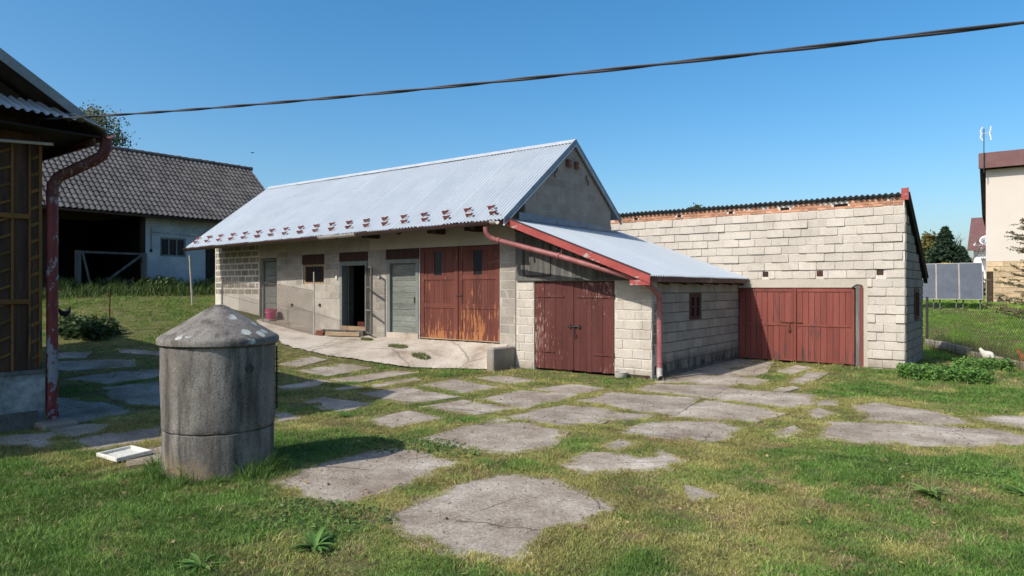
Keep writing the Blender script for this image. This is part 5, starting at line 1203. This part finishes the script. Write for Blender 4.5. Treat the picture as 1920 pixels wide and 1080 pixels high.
def growable(X, Y):
    keep = np.ones(len(X), bool)
    for x0, x1, y0, y1 in RECT: keep &= ~((X > x0) & (X < x1) & (Y > y0) & (Y < y1))
    keep &= np.hypot(X - WX, Y - WY) > WR - .02
    ax_ = (X > -22.8) & (X < -11.5); yf = np.interp(X, np.linspace(-22.8, -11.76, 200), [apron_front(q_) for q_ in np.linspace(-22.8, -11.76, 200)]); keep &= ~(ax_ & (Y > yf - .02 - .22 * (fbm(X * 2.3, Y * 2.3, 8) - .5)) & (Y < 15.3))
    keep &= ~((X < -22.6) & (X > -26) & (Y > 13.6 + .5 * fbm(X * 2, Y * 2, 3)) & (Y < 15.3) & (rng.random(len(X)) < .93))     # trodden soil by the stable wall
    return keep
G1 = np.array((.088, .185, .033)); G2 = np.array((.195, .29, .068)); OL = np.array((.36, .335, .115)); BR = np.array((.40, .305, .165)); DR = np.array((.5, .43, .27))
def sward(X, Y, near, n):
    """lushness, height factor and colour of the sward at each point"""
    joint = np.exp(-np.clip(near, 0, 9) / .55)
    big = fbm(X * .6, Y * .6, 51); mid = fbm(X * 2.1, Y * 2.1, 61); lush = sm(.47, .60, big)
    left = sm(-3.6, -6.5, X) * sm(7, 4, Y); lush = np.clip(lush + .8 * left, 0, 1) * (1 - .85 * joint)
    t = (rng.random(n) * .7 + .3 * (1 - lush))[:, None]; c = G1 * (1 - t) + G2 * t
    dry = np.clip(joint * .9 + sm(.42, .62, fbm(X * 1.5, Y * 1.5, 71)) * .85 - lush * .8, 0, 1)
    c = c * (1 - dry[:, None]) + (OL * rng.uniform(.75, 1.2, n)[:, None]) * dry[:, None]
    bp = .03 + .5 * sm(.54, .68, fbm(X * 2.4 + 7, Y * 2.4, 81)) * (1 - lush)
    rb = rng.random(n) < bp; c[rb] = BR * rng.uniform(.6, 1.15, rb.sum())[:, None]
    fl = (Y > 25.5) & (X > -14); c[fl] = c[fl] * .4 + np.array((.25, .42, .055)) * .66
    hl = sm(-19, -23, X) > .2; c[hl] = c[hl] * .5 + np.array((.16, .24, .045)) * .5
    return lush, mid, joint, c * (.55 + .9 * mid)[:, None]
def turf():
    """one object: five tuft templates and the points they grow from"""
    V, T, C, I = [], [], [], []; nb = 46
    for k in range(5):
        a = rng.uniform(0, 6.283, nb); r = .078 * np.sqrt(rng.random(nb)); X = r * np.cos(a); Y = r * np.sin(a); h = rng.uniform(.018, .062, nb) * (1.1 if k % 2 else .9); wd = rng.uniform(.0034, .0058, nb); lean = rng.uniform(.25, 1.15, nb)
        me = blades('t', X, Y, h, wd, lean, np.repeat(rng.uniform(.6, 1.35, nb)[:, None], 3, 1) * (1 + rng.normal(0, .07, (nb, 3))), np.zeros(nb) - .004)
        co = np.zeros(len(me.vertices) * 3, np.float32); me.vertices.foreach_get('co', co); cl = np.zeros(len(me.vertices) * 4, np.float32); me.attributes['Col'].data.foreach_get('color', cl)
        n0 = sum(len(v) for v in V); V.append(co.reshape(-1, 3)); C.append(cl.reshape(-1, 4)[:, :3]); kk = np.arange(nb)[:, None] * 5; T.append(np.concatenate([kk + [0, 1, 3], kk + [0, 3, 2], kk + [2, 3, 4]]) + n0); I.append(np.full(len(co) // 3, k + 1)); bpy.data.meshes.remove(me)
    X1, Y1, z1 = sample(98000, 3.2, 16, 1.0, .55); X2, Y2, z2 = sample(62000, 15, 75, .95, 1.1)
    ex, ey = [], []
    for poly in SLABS:
        n_ = len(poly)
        for i in range(n_):
            a = np.array(poly[i]); b = np.array(poly[(i + 1) % n_]); L = np.linalg.norm(b - a); m_ = int(L * 55); t = rng.random(m_); nn = np.array([(b - a)[1], -(b - a)[0]]) / (L + 1e-9); q = a + (b - a) * t[:, None] + nn * rng.normal(0, .09, m_)[:, None]; ex.append(q[:, 0]); ey.append(q[:, 1])
    c_, s_ = math.cos(R(37.4)), math.sin(R(37.4)); ex = np.concatenate(ex); ey = np.concatenate(ey)
    # the yard goes on beyond both sides of the view and behind the photographer
    ox = rng.uniform(-16, 9, 42000); oy = rng.uniform(-6, 20, 42000); od = -ox * s_ + oy * c_; ou = (ox * c_ + oy * s_) / np.maximum(od, .01); out_ = (od < 3.2) | (np.abs(ou) > .97); ox, oy = ox[out_], oy[out_]; nl = 15000; ox = np.concatenate([ox, rng.uniform(-4.5, 9, nl)]); oy = np.concatenate([oy, rng.uniform(25, 40, nl)])
    X = np.concatenate([X1, X2, ex, ox]); Y = np.concatenate([Y1, Y2, ey, oy]); z = np.concatenate([z1, z2, np.maximum(3, -ex * s_ + ey * c_), np.full(len(ox), 13.)])
    k = growable(X, Y); X, Y, z = X[k], Y[k], z[k]
    near, clean = edge_field(X, Y); nz = fbm(X * 3.1, Y * 3.1, 21)
    ok = ~((near < 0) & ((-near > -.03 + .15 * np.clip(nz - .40, 0, 1) * 2) | clean))
    ok &= ~((near < .055 * (1 + .55 * np.clip(z / 9 - 1, 0, 3)) - .13 * np.clip(nz - .48, 0, 1) * 2))
    ok &= rng.random(len(X)) > sm(.60, .72, fbm(X * .9 + 40, Y * .9, 33)) * .8
    X, Y, z, near = X[ok], Y[ok], z[ok], near[ok]; n = len(X)
    lush, mid, joint, c = sward(X, Y, near, n)
    cl_ = fbm(X * 5., Y * 5., 91, 3)
    sc_ = (.8 + .3 * lush + .45 * sm(.4, .7, cl_)) * rng.uniform(.75, 1.25, n) * (1 + .55 * np.clip(z / 9 - 1, 0, 3.0)) * np.where(near < .03, .75, 1)
    P = np.stack([X, Y, ground_z(X, Y) + np.where(near < .1, .006, -.004)], 1)
    Vt = np.concatenate(V); nT = len(Vt); AV = np.concatenate([Vt, P]).astype(np.float32)
    me = np_mesh('turf', AV, np.concatenate(T), np.concatenate([np.concatenate(C), c]))
    def attr(nm, typ, data, key='value'):
        a = me.attributes.new(nm, typ, 'POINT'); a.data.foreach_set(key, np.ascontiguousarray(data).ravel())
    attr('kind_id', 'INT', np.concatenate([np.concatenate(I), np.zeros(n, int)]).astype(np.int32))
    attr('tint', 'FLOAT_VECTOR', np.concatenate([np.ones((nT, 3)), c]).astype(np.float32), 'vector')
    zsc = sc_ / (1 + .55 * np.clip(z / 9 - 1, 0, 3.0)) * (.72 + .25 * lush) * rng.uniform(.7, 1.3, n) * (1 - .25 * joint)
    attr('size', 'FLOAT_VECTOR', np.concatenate([np.ones((nT, 3)), np.stack([sc_, sc_, zsc], 1)]).astype(np.float32), 'vector')
    rot = np.stack([rng.normal(0, .12, n), rng.normal(0, .12, n), rng.uniform(0, 6.283, n)], 1)
    attr('turn', 'FLOAT_VECTOR', np.concatenate([np.zeros((nT, 3)), rot]).astype(np.float32), 'vector')
    o = link('turf', me, MT['turf']); tag(o, 'dense short turf and joint moss covering the farmyard', 'turf', kind='stuff')
    g_ = bpy.data.node_groups.new('grow_turf', 'GeometryNodeTree'); g_.interface.new_socket('Geometry', in_out='INPUT', socket_type='NodeSocketGeometry'); g_.interface.new_socket('Geometry', in_out='OUTPUT', socket_type='NodeSocketGeometry')
    N = g_.nodes; gi = N.new('NodeGroupInput'); go = N.new('NodeGroupOutput'); L_ = g_.links.new
    def named(nm, typ):
        q = N.new('GeometryNodeInputNamedAttribute'); q.data_type = typ; q.inputs['Name'].default_value = nm; return q.outputs['Attribute']
    kid = named('kind_id', 'INT'); parts = N.new('GeometryNodeGeometryToInstance'); pts = None
    for k in range(6):
        cmp_ = N.new('FunctionNodeCompare'); cmp_.data_type = 'INT'; cmp_.operation = 'EQUAL'; ia = [s for s in cmp_.inputs if s.identifier == 'A_INT'][0]; ib = [s for s in cmp_.inputs if s.identifier == 'B_INT'][0]; L_(kid, ia); ib.default_value = k
        sp = N.new('GeometryNodeSeparateGeometry'); sp.domain = 'POINT'; L_(gi.outputs[0], sp.inputs['Geometry']); L_(cmp_.outputs[0], sp.inputs['Selection'])
        if k == 0: pts = sp.outputs['Selection']
        else: L_(sp.outputs['Selection'], parts.inputs[0])
    iop = N.new('GeometryNodeInstanceOnPoints'); L_(pts, iop.inputs['Points']); L_(parts.outputs[0], iop.inputs['Instance']); iop.inputs['Pick Instance'].default_value = True
    rv = N.new('FunctionNodeRandomValue'); rv.data_type = 'INT'; [s for s in rv.inputs if s.identifier == 'Max_002'][0].default_value = 4; L_([s for s in rv.outputs if s.identifier == 'Value_002'][0], iop.inputs['Instance Index'])
    er = N.new('FunctionNodeEulerToRotation'); L_(named('turn', 'FLOAT_VECTOR'), er.inputs[0]); L_(er.outputs[0], iop.inputs['Rotation']); L_(named('size', 'FLOAT_VECTOR'), iop.inputs['Scale']); L_(iop.outputs[0], go.inputs[0])
    o.modifiers.new('grow', 'NODES').node_group = g_
def turf_mat():
    n = NT('turf_blades'); a = n.n('ShaderNodeAttribute'); a.attribute_name = 'Col'; b = n.n('ShaderNodeAttribute'); b.attribute_name = 'tint'; b.attribute_type = 'INSTANCER'
    c = n.mix(1., a.outputs['Color'], b.outputs['Color'], 'MULTIPLY'); n.l(c, n.b.inputs['Base Color']); n.b.inputs['Roughness'].default_value = .6; n.b.inputs['Specular IOR Level'].default_value = .25
    t = n.n('ShaderNodeBsdfTranslucent'); n.l(c, t.inputs[0]); m = n.n('ShaderNodeMixShader'); m.inputs[0].default_value = .3; n.l(n.b.outputs[0], m.inputs[1]); n.l(t.outputs[0], m.inputs[2]); n.l(m.outputs[0], n.out.inputs[0]); return n.m
MT['turf'] = turf_mat(); turf()
def grass():
    X, Y, z = sample(210000, 3.2, 75, .98, 1.2)
    k = growable(X, Y); X, Y, z = X[k], Y[k], z[k]; near, clean = edge_field(X, Y)
    ok = near > .0; ok &= rng.random(len(X)) > sm(.56, .70, fbm(X * .9 + 40, Y * .9, 33)) * .9
    ok &= rng.random(len(X)) < .15 + .85 * sm(.42, .6, fbm(X * 1.2, Y * 1.2, 55))
    X, Y, z, near = X[ok], Y[ok], z[ok], near[ok]; n = len(X)
    lush, mid, joint, c = sward(X, Y, near, n); depth_f = np.clip(z / 7, 1, 4.5)
    Ht = (.04 + .045 * rng.random(n) + .05 * lush * rng.random(n) + .07 * sm(.58, .66, fbm(X * 2.6, Y * 2.6, 44)) * rng.random(n)) * (1 + .2 * (depth_f - 1)) * (1 - .4 * joint)
    wr = np.hypot(X - WX, Y - WY) - WR; Wd = (.0036 + .002 * rng.random(n)) * depth_f ** 1.05; lean = rng.uniform(.3, 1.15, n)
    o = link('lawn_grass', blades('lawn_grass', X, Y, Ht, Wd, lean, c), MT['grass'])
    tag(o, 'longer single grass blades scattered over the lawn', 'grass', kind='stuff')
    # long grass round the foot of the well
    m = 5200; a = rng.uniform(0, 6.283, m); rr = WR + .01 + rng.exponential(.11, m); Xs = WX + rr * np.cos(a); Ys = WY + rr * np.sin(a); nn = fbm(np.cos(a) * 4 + 9, np.sin(a) * 4 + 9, 6); hs = (.12 + .36 * rng.random(m) * sm(.35, .62, nn)) * np.exp(-(rr - WR) / .3)
    o = link('long_grass', blades('long_grass', Xs, Ys, hs, np.full(m, .0065), rng.uniform(.4, 1.15, m), colr(m, (.07, .15, .03), (.16, .25, .06))), MT['grass']); tag(o, 'long arching grass around the foot of the well', 'grass', kind='stuff')
    # tall dry stems by the far fence and around the barn
    m = 4500; tt = rng.random(m); f = np.array(FP, float); seg = np.minimum((tt * 3).astype(int), 2); fr = tt * 3 - seg
    Xs = f[seg, 0] + (f[seg + 1, 0] - f[seg, 0]) * fr + rng.normal(0, .35, m) + .25; Ys = f[seg, 1] + (f[seg + 1, 1] - f[seg, 1]) * fr + rng.normal(0, .35, m) + .3
    cs = colr(m, (.20, .17, .08), (.09, .12, .035)); hs = rng.uniform(.2, .75, m) * np.where(fbm(Xs * 1.5, Ys * 1.5, 4) > .5, 1, .5)
    o = link('dry_grass', blades('dry_grass', Xs, Ys, hs, np.full(m, .012), rng.uniform(.05, .5, m), cs), MT['grass']); tag(o, 'tall dry grass stems along the chain link fence', 'grass', kind='stuff')
    m = 12000; Xs = rng.uniform(-33.9, -30.5, m); Ys = rng.uniform(8, 19.5, m); Xs = -33.9 + (Xs + 33.9) ** 1.3 * .8
    hs = rng.uniform(.1, .5, m) * np.where(fbm(Xs * 1.5, Ys * 1.5, 14) > .5, 1.2, .45); cs = colr(m, (.03, .06, .015), (.09, .13, .03))
    o = link('tall_weeds', blades('tall_weeds', Xs, Ys, hs, np.full(m, .03), rng.uniform(.1, .9, m), cs), MT['grass']); tag(o, 'tall green weeds growing along the foot of the barn', 'weeds', kind='stuff')
grass()
def tufts():
    for x, y, r, lb in ((-16.81, 14.4, .20, 'small grass tuft on the concrete apron nearest the open stable door'), (-15.06, 14.1, .30, 'grass tuft on the concrete apron before the grey green door'), (-13.75, 13.75, .28, 'grass tuft on the concrete apron before the brown double door')):
        m = 420; a = rng.uniform(0, 6.283, m); q = r * np.sqrt(rng.random(m)); X = x + q * np.cos(a) * 1.3; Y = y + q * np.sin(a) * .6
        Z = np.array([ap(u, v) for u, v in zip(X, Y)]) - .005
        o = link('grass_tuft', blades('grass_tuft', X, Y, rng.uniform(.03, .11, m), np.full(m, .014), rng.uniform(.2, .9, m), colr(m, (.09, .14, .03), (.2, .2, .07)), Z), MT['grass']); tag(o, lb, 'grass tuft', 'grass tufts on the apron')
tufts()
def herb_patch(name, label, pts, hmax, lsize, c1, c2, per, cat='weeds', kind='stuff'):
    """stems with leaf pairs"""
    st = MB(); P = []; 
    for (x, y) in pts:
        h = hmax * random.uniform(.5, 1); z = gz(x, y); dx, dy = random.uniform(-.15, .15) * h, random.uniform(-.15, .15) * h
        st.tube([(x, y, z), (x + dx, y + dy, z + h)], [.005, .002], 3, cap=False)
        for k in range(per):
            t = (k + random.random()) / per; a = random.uniform(0, 6.283); r = lsize * random.uniform(.4, 1.2)
            P.append((x + dx * t + r * math.cos(a), y + dy * t + r * math.sin(a), z + h * (.12 + .9 * t)))
    P = np.array(P); t_ = thing(name, label, cat, (pts[0][0], pts[0][1], gz(*pts[0]))); t_['kind'] = kind
    st.build('stems', MT['twig'], t_); link('leaves', leaf_mesh('leaves', P, lsize, colr(len(P), c1, c2), flat=.45, stretch=1.9), MT['leaf'], t_)
def blob(cx, cy, rx_, ry_, n, ang=0.):
    out = []
    while len(out) < n:
        a, b = random.uniform(-1, 1), random.uniform(-1, 1)
        if a * a + b * b < 1 and random.random() < 1.15 - .5 * (a * a + b * b): out.append((cx + a * rx_ * math.cos(ang) - b * ry_ * math.sin(ang), cy + a * rx_ * math.sin(ang) + b * ry_ * math.cos(ang)))
    return out
herb_patch('nettle_patch', 'dense low green nettle patch at the corner of the block garage', blob(-1.75, 19.45, 1.0, .6, 260, R(-10)) + blob(-1.1, 22.6, .7, .4, 60), .36, .052, (.075, .18, .035), (.16, .29, .065), 26)
herb_patch('dark_weed_clump', 'dark leafy weed clump in the shade near the rusty post', blob(-23.0, 8.7, 1.3, .7, 150), .5, .10, (.03, .055, .018), (.05, .085, .025), 14)
herb_patch('barn_weeds', 'leafy weeds before the limewashed barn wall', blob(-32.6, 15.6, .7, 1.0, 70) + blob(-33.2, 19.0, .5, .8, 40), .6, .12, (.05, .09, .025), (.10, .15, .04), 12)
herb_patch('creeping_clover', 'bright creeping clover between the slabs behind the well shadow', blob(-7.6, 6.4, 1.5, .55, 700, R(35)) + blob(-6.6, 6.9, .8, .4, 200), .045, .022, (.07, .15, .03), (.14, .23, .055), 5)
herb_patch('meadow_clover', 'bright clover patch in the grass in front of the well', blob(-5.6, 4.1, .9, .45, 500, R(20)), .05, .024, (.08, .16, .035), (.15, .24, .06), 5)
herb_patch('roadside_clover', 'green clover below the long slab on the right', blob(-1.2, 9.7, 1.3, .35, 350, R(20)) + blob(.3, 10.3, .6, .35, 120), .06, .028, (.07, .15, .03), (.13, .21, .05), 5)
MT['stalk'] = gen('green_stalk', (.16, .20, .06), (.24, .26, .10), 4, .8, 0, 30)
def rosette(x, y, n, L, label, c1=(.06, .15, .03), c2=(.15, .26, .065), flowers=0):
    """broad leaved plant: each leaf an arched strip folded along its rib"""
    z = gz(x, y); t = thing('dock_plant', label, 'plant', (x, y, z), 'broad leaved plants in the grass')
    for i in range(n):
        a = random.uniform(0, 6.283); l = L * random.uniform(.35, 1.15); wd = l * random.uniform(.11, .19); up = random.uniform(.15, .95); V = []; Fc = []; m = 6; dx, dy = math.cos(a), math.sin(a)
        for k in range(m + 1):
            u = k / m; r = l * u * (1 - .15 * up); hz = l * up * (u - .62 * u * u) + .012; w_ = wd * math.sin(math.pi * (.10 + .90 * u) ** .85) * .5 + .002
            for s_, dz in ((-1, .35), (0, 0), (1, .35)): V.append((x + dx * r - dy * w_ * s_, y + dy * r + dx * w_ * s_, z + hz + w_ * dz))
        for k in range(m):
            for s_ in (0, 1): q = k * 3 + s_; Fc += [(q, q + 1, q + 4), (q, q + 4, q + 3)]
        link('leaf', np_mesh('leaf', V, Fc, np.repeat(colr(1, c1, c2), len(V), 0), smooth=True), MT['leaf'], t)
    for i in range(flowers):
        a = random.uniform(0, 6.283); h = L * random.uniform(1.0, 1.7); link('stalk', MB().tube([(x, y, z), (x + math.cos(a) * h * .25, y + math.sin(a) * h * .25, z + h)], [.004, .002], 4).mesh('stalk'), MT['stalk'], t)
rosette(-4.88, 3.61, 46, .25, 'glossy broad leaved plant in the grass in front of the nearest slabs')
rosette(-5.25, 2.80, 34, .20, 'broad leaved plant at the bottom edge below the well')
rosette(-.88, 8.54, 30, .26, 'plantain rosette with upright stalks in the right lawn', (.12, .22, .05), (.22, .32, .09), 6)
rosette(-.05, 9.1, 36, .26, 'tall broad leaved plant at the right edge of the lawn', flowers=4)
rosette(-9.45, 7.6, 26, .20, 'broad leaved plant between slabs right of the well')

# crumbs, pebbles and dead leaves lying on the slabs and the worn ground
def litter():
    V, T, C = [], [], []; cnt = 0
    ico = np.array([(0, 0, .7), (.9, 0, 0), (.3, .85, .1), (-.7, .5, 0), (-.7, -.55, .05), (.3, -.85, 0), (0, 0, -.5)]); fc = np.array([(0, 1, 2), (0, 2, 3), (0, 3, 4), (0, 4, 5), (0, 5, 1), (6, 2, 1), (6, 3, 2), (6, 4, 3), (6, 5, 4), (6, 1, 5)])
    pts = []
    for poly in SLABS:
        P = np.array(poly); m = int(48 * min(3., np.ptp(P[:, 0]) * np.ptp(P[:, 1])) + 3); q = np.stack([rng.uniform(P[:, 0].min(), P[:, 0].max(), m), rng.uniform(P[:, 1].min(), P[:, 1].max(), m)], 1); q = q[inpoly(q[:, 0], q[:, 1], poly)]; pts.append(q)
    x_ = rng.uniform(-21, -12, 90); t_ = rng.random(90); ys_ = np.array([apron_z(a, b)[0] for a, b in zip(x_, t_)])
    q = np.concatenate(pts)
    for (x, y) in q:
        r = rng.uniform(.004, .013) * (1 if rng.random() < .93 else 1.9); a = rng.uniform(0, 6.283); ca, sa = math.cos(a), math.sin(a); v = ico * r * rng.uniform(.7, 1.3, (7, 3)); v = np.stack([v[:, 0] * ca - v[:, 1] * sa, v[:, 0] * sa + v[:, 1] * ca, v[:, 2]], 1) + (x, y, gz(x, y) + .02)
        V.append(v); T.append(fc + 7 * cnt); C.append(np.tile(rng.choice([(.07, .055, .045), (.42, .38, .33), (.2, .13, .07), (.30, .22, .12)]), (7, 1)).reshape(7, -1) if False else np.repeat(np.array([[(.07, .055, .045), (.42, .38, .33), (.16, .10, .06), (.30, .20, .10)][rng.integers(4)]]), 7, 0)); cnt += 1
    for (x, y), t in zip(np.stack([x_, ys_], 1), t_):
        r = rng.uniform(.006, .018); v = ico * r + (x, y, apron_z(x, t)[1] + .003); V.append(v); T.append(fc + 7 * cnt); C.append(np.repeat(np.array([[(.10, .08, .06), (.45, .40, .34)][rng.integers(2)]]), 7, 0)); cnt += 1
    o = link('pebbles', np_mesh('pebbles', np.concatenate(V), np.concatenate(T), np.concatenate(C)), MT['feather']); tag(o, 'crumbs and pebbles lying on the concrete slabs', 'pebbles', kind='stuff')
    m = 700; X, Y, z = sample(m, 4, 22, .9, 1.2); k = growable(X, Y); X, Y = X[k], Y[k]; n = len(X)
    P = np.stack([X, Y, ground_z(X, Y) + .035], 1); o = link('dead_leaves', leaf_mesh('dead_leaves', P, .035, colr(n, (.30, .19, .08), (.42, .32, .16)), flat=.8, stretch=1.4), MT['leaf']); tag(o, 'scattered dry dead leaves on the lawn', 'leaves', kind='stuff')
litter()
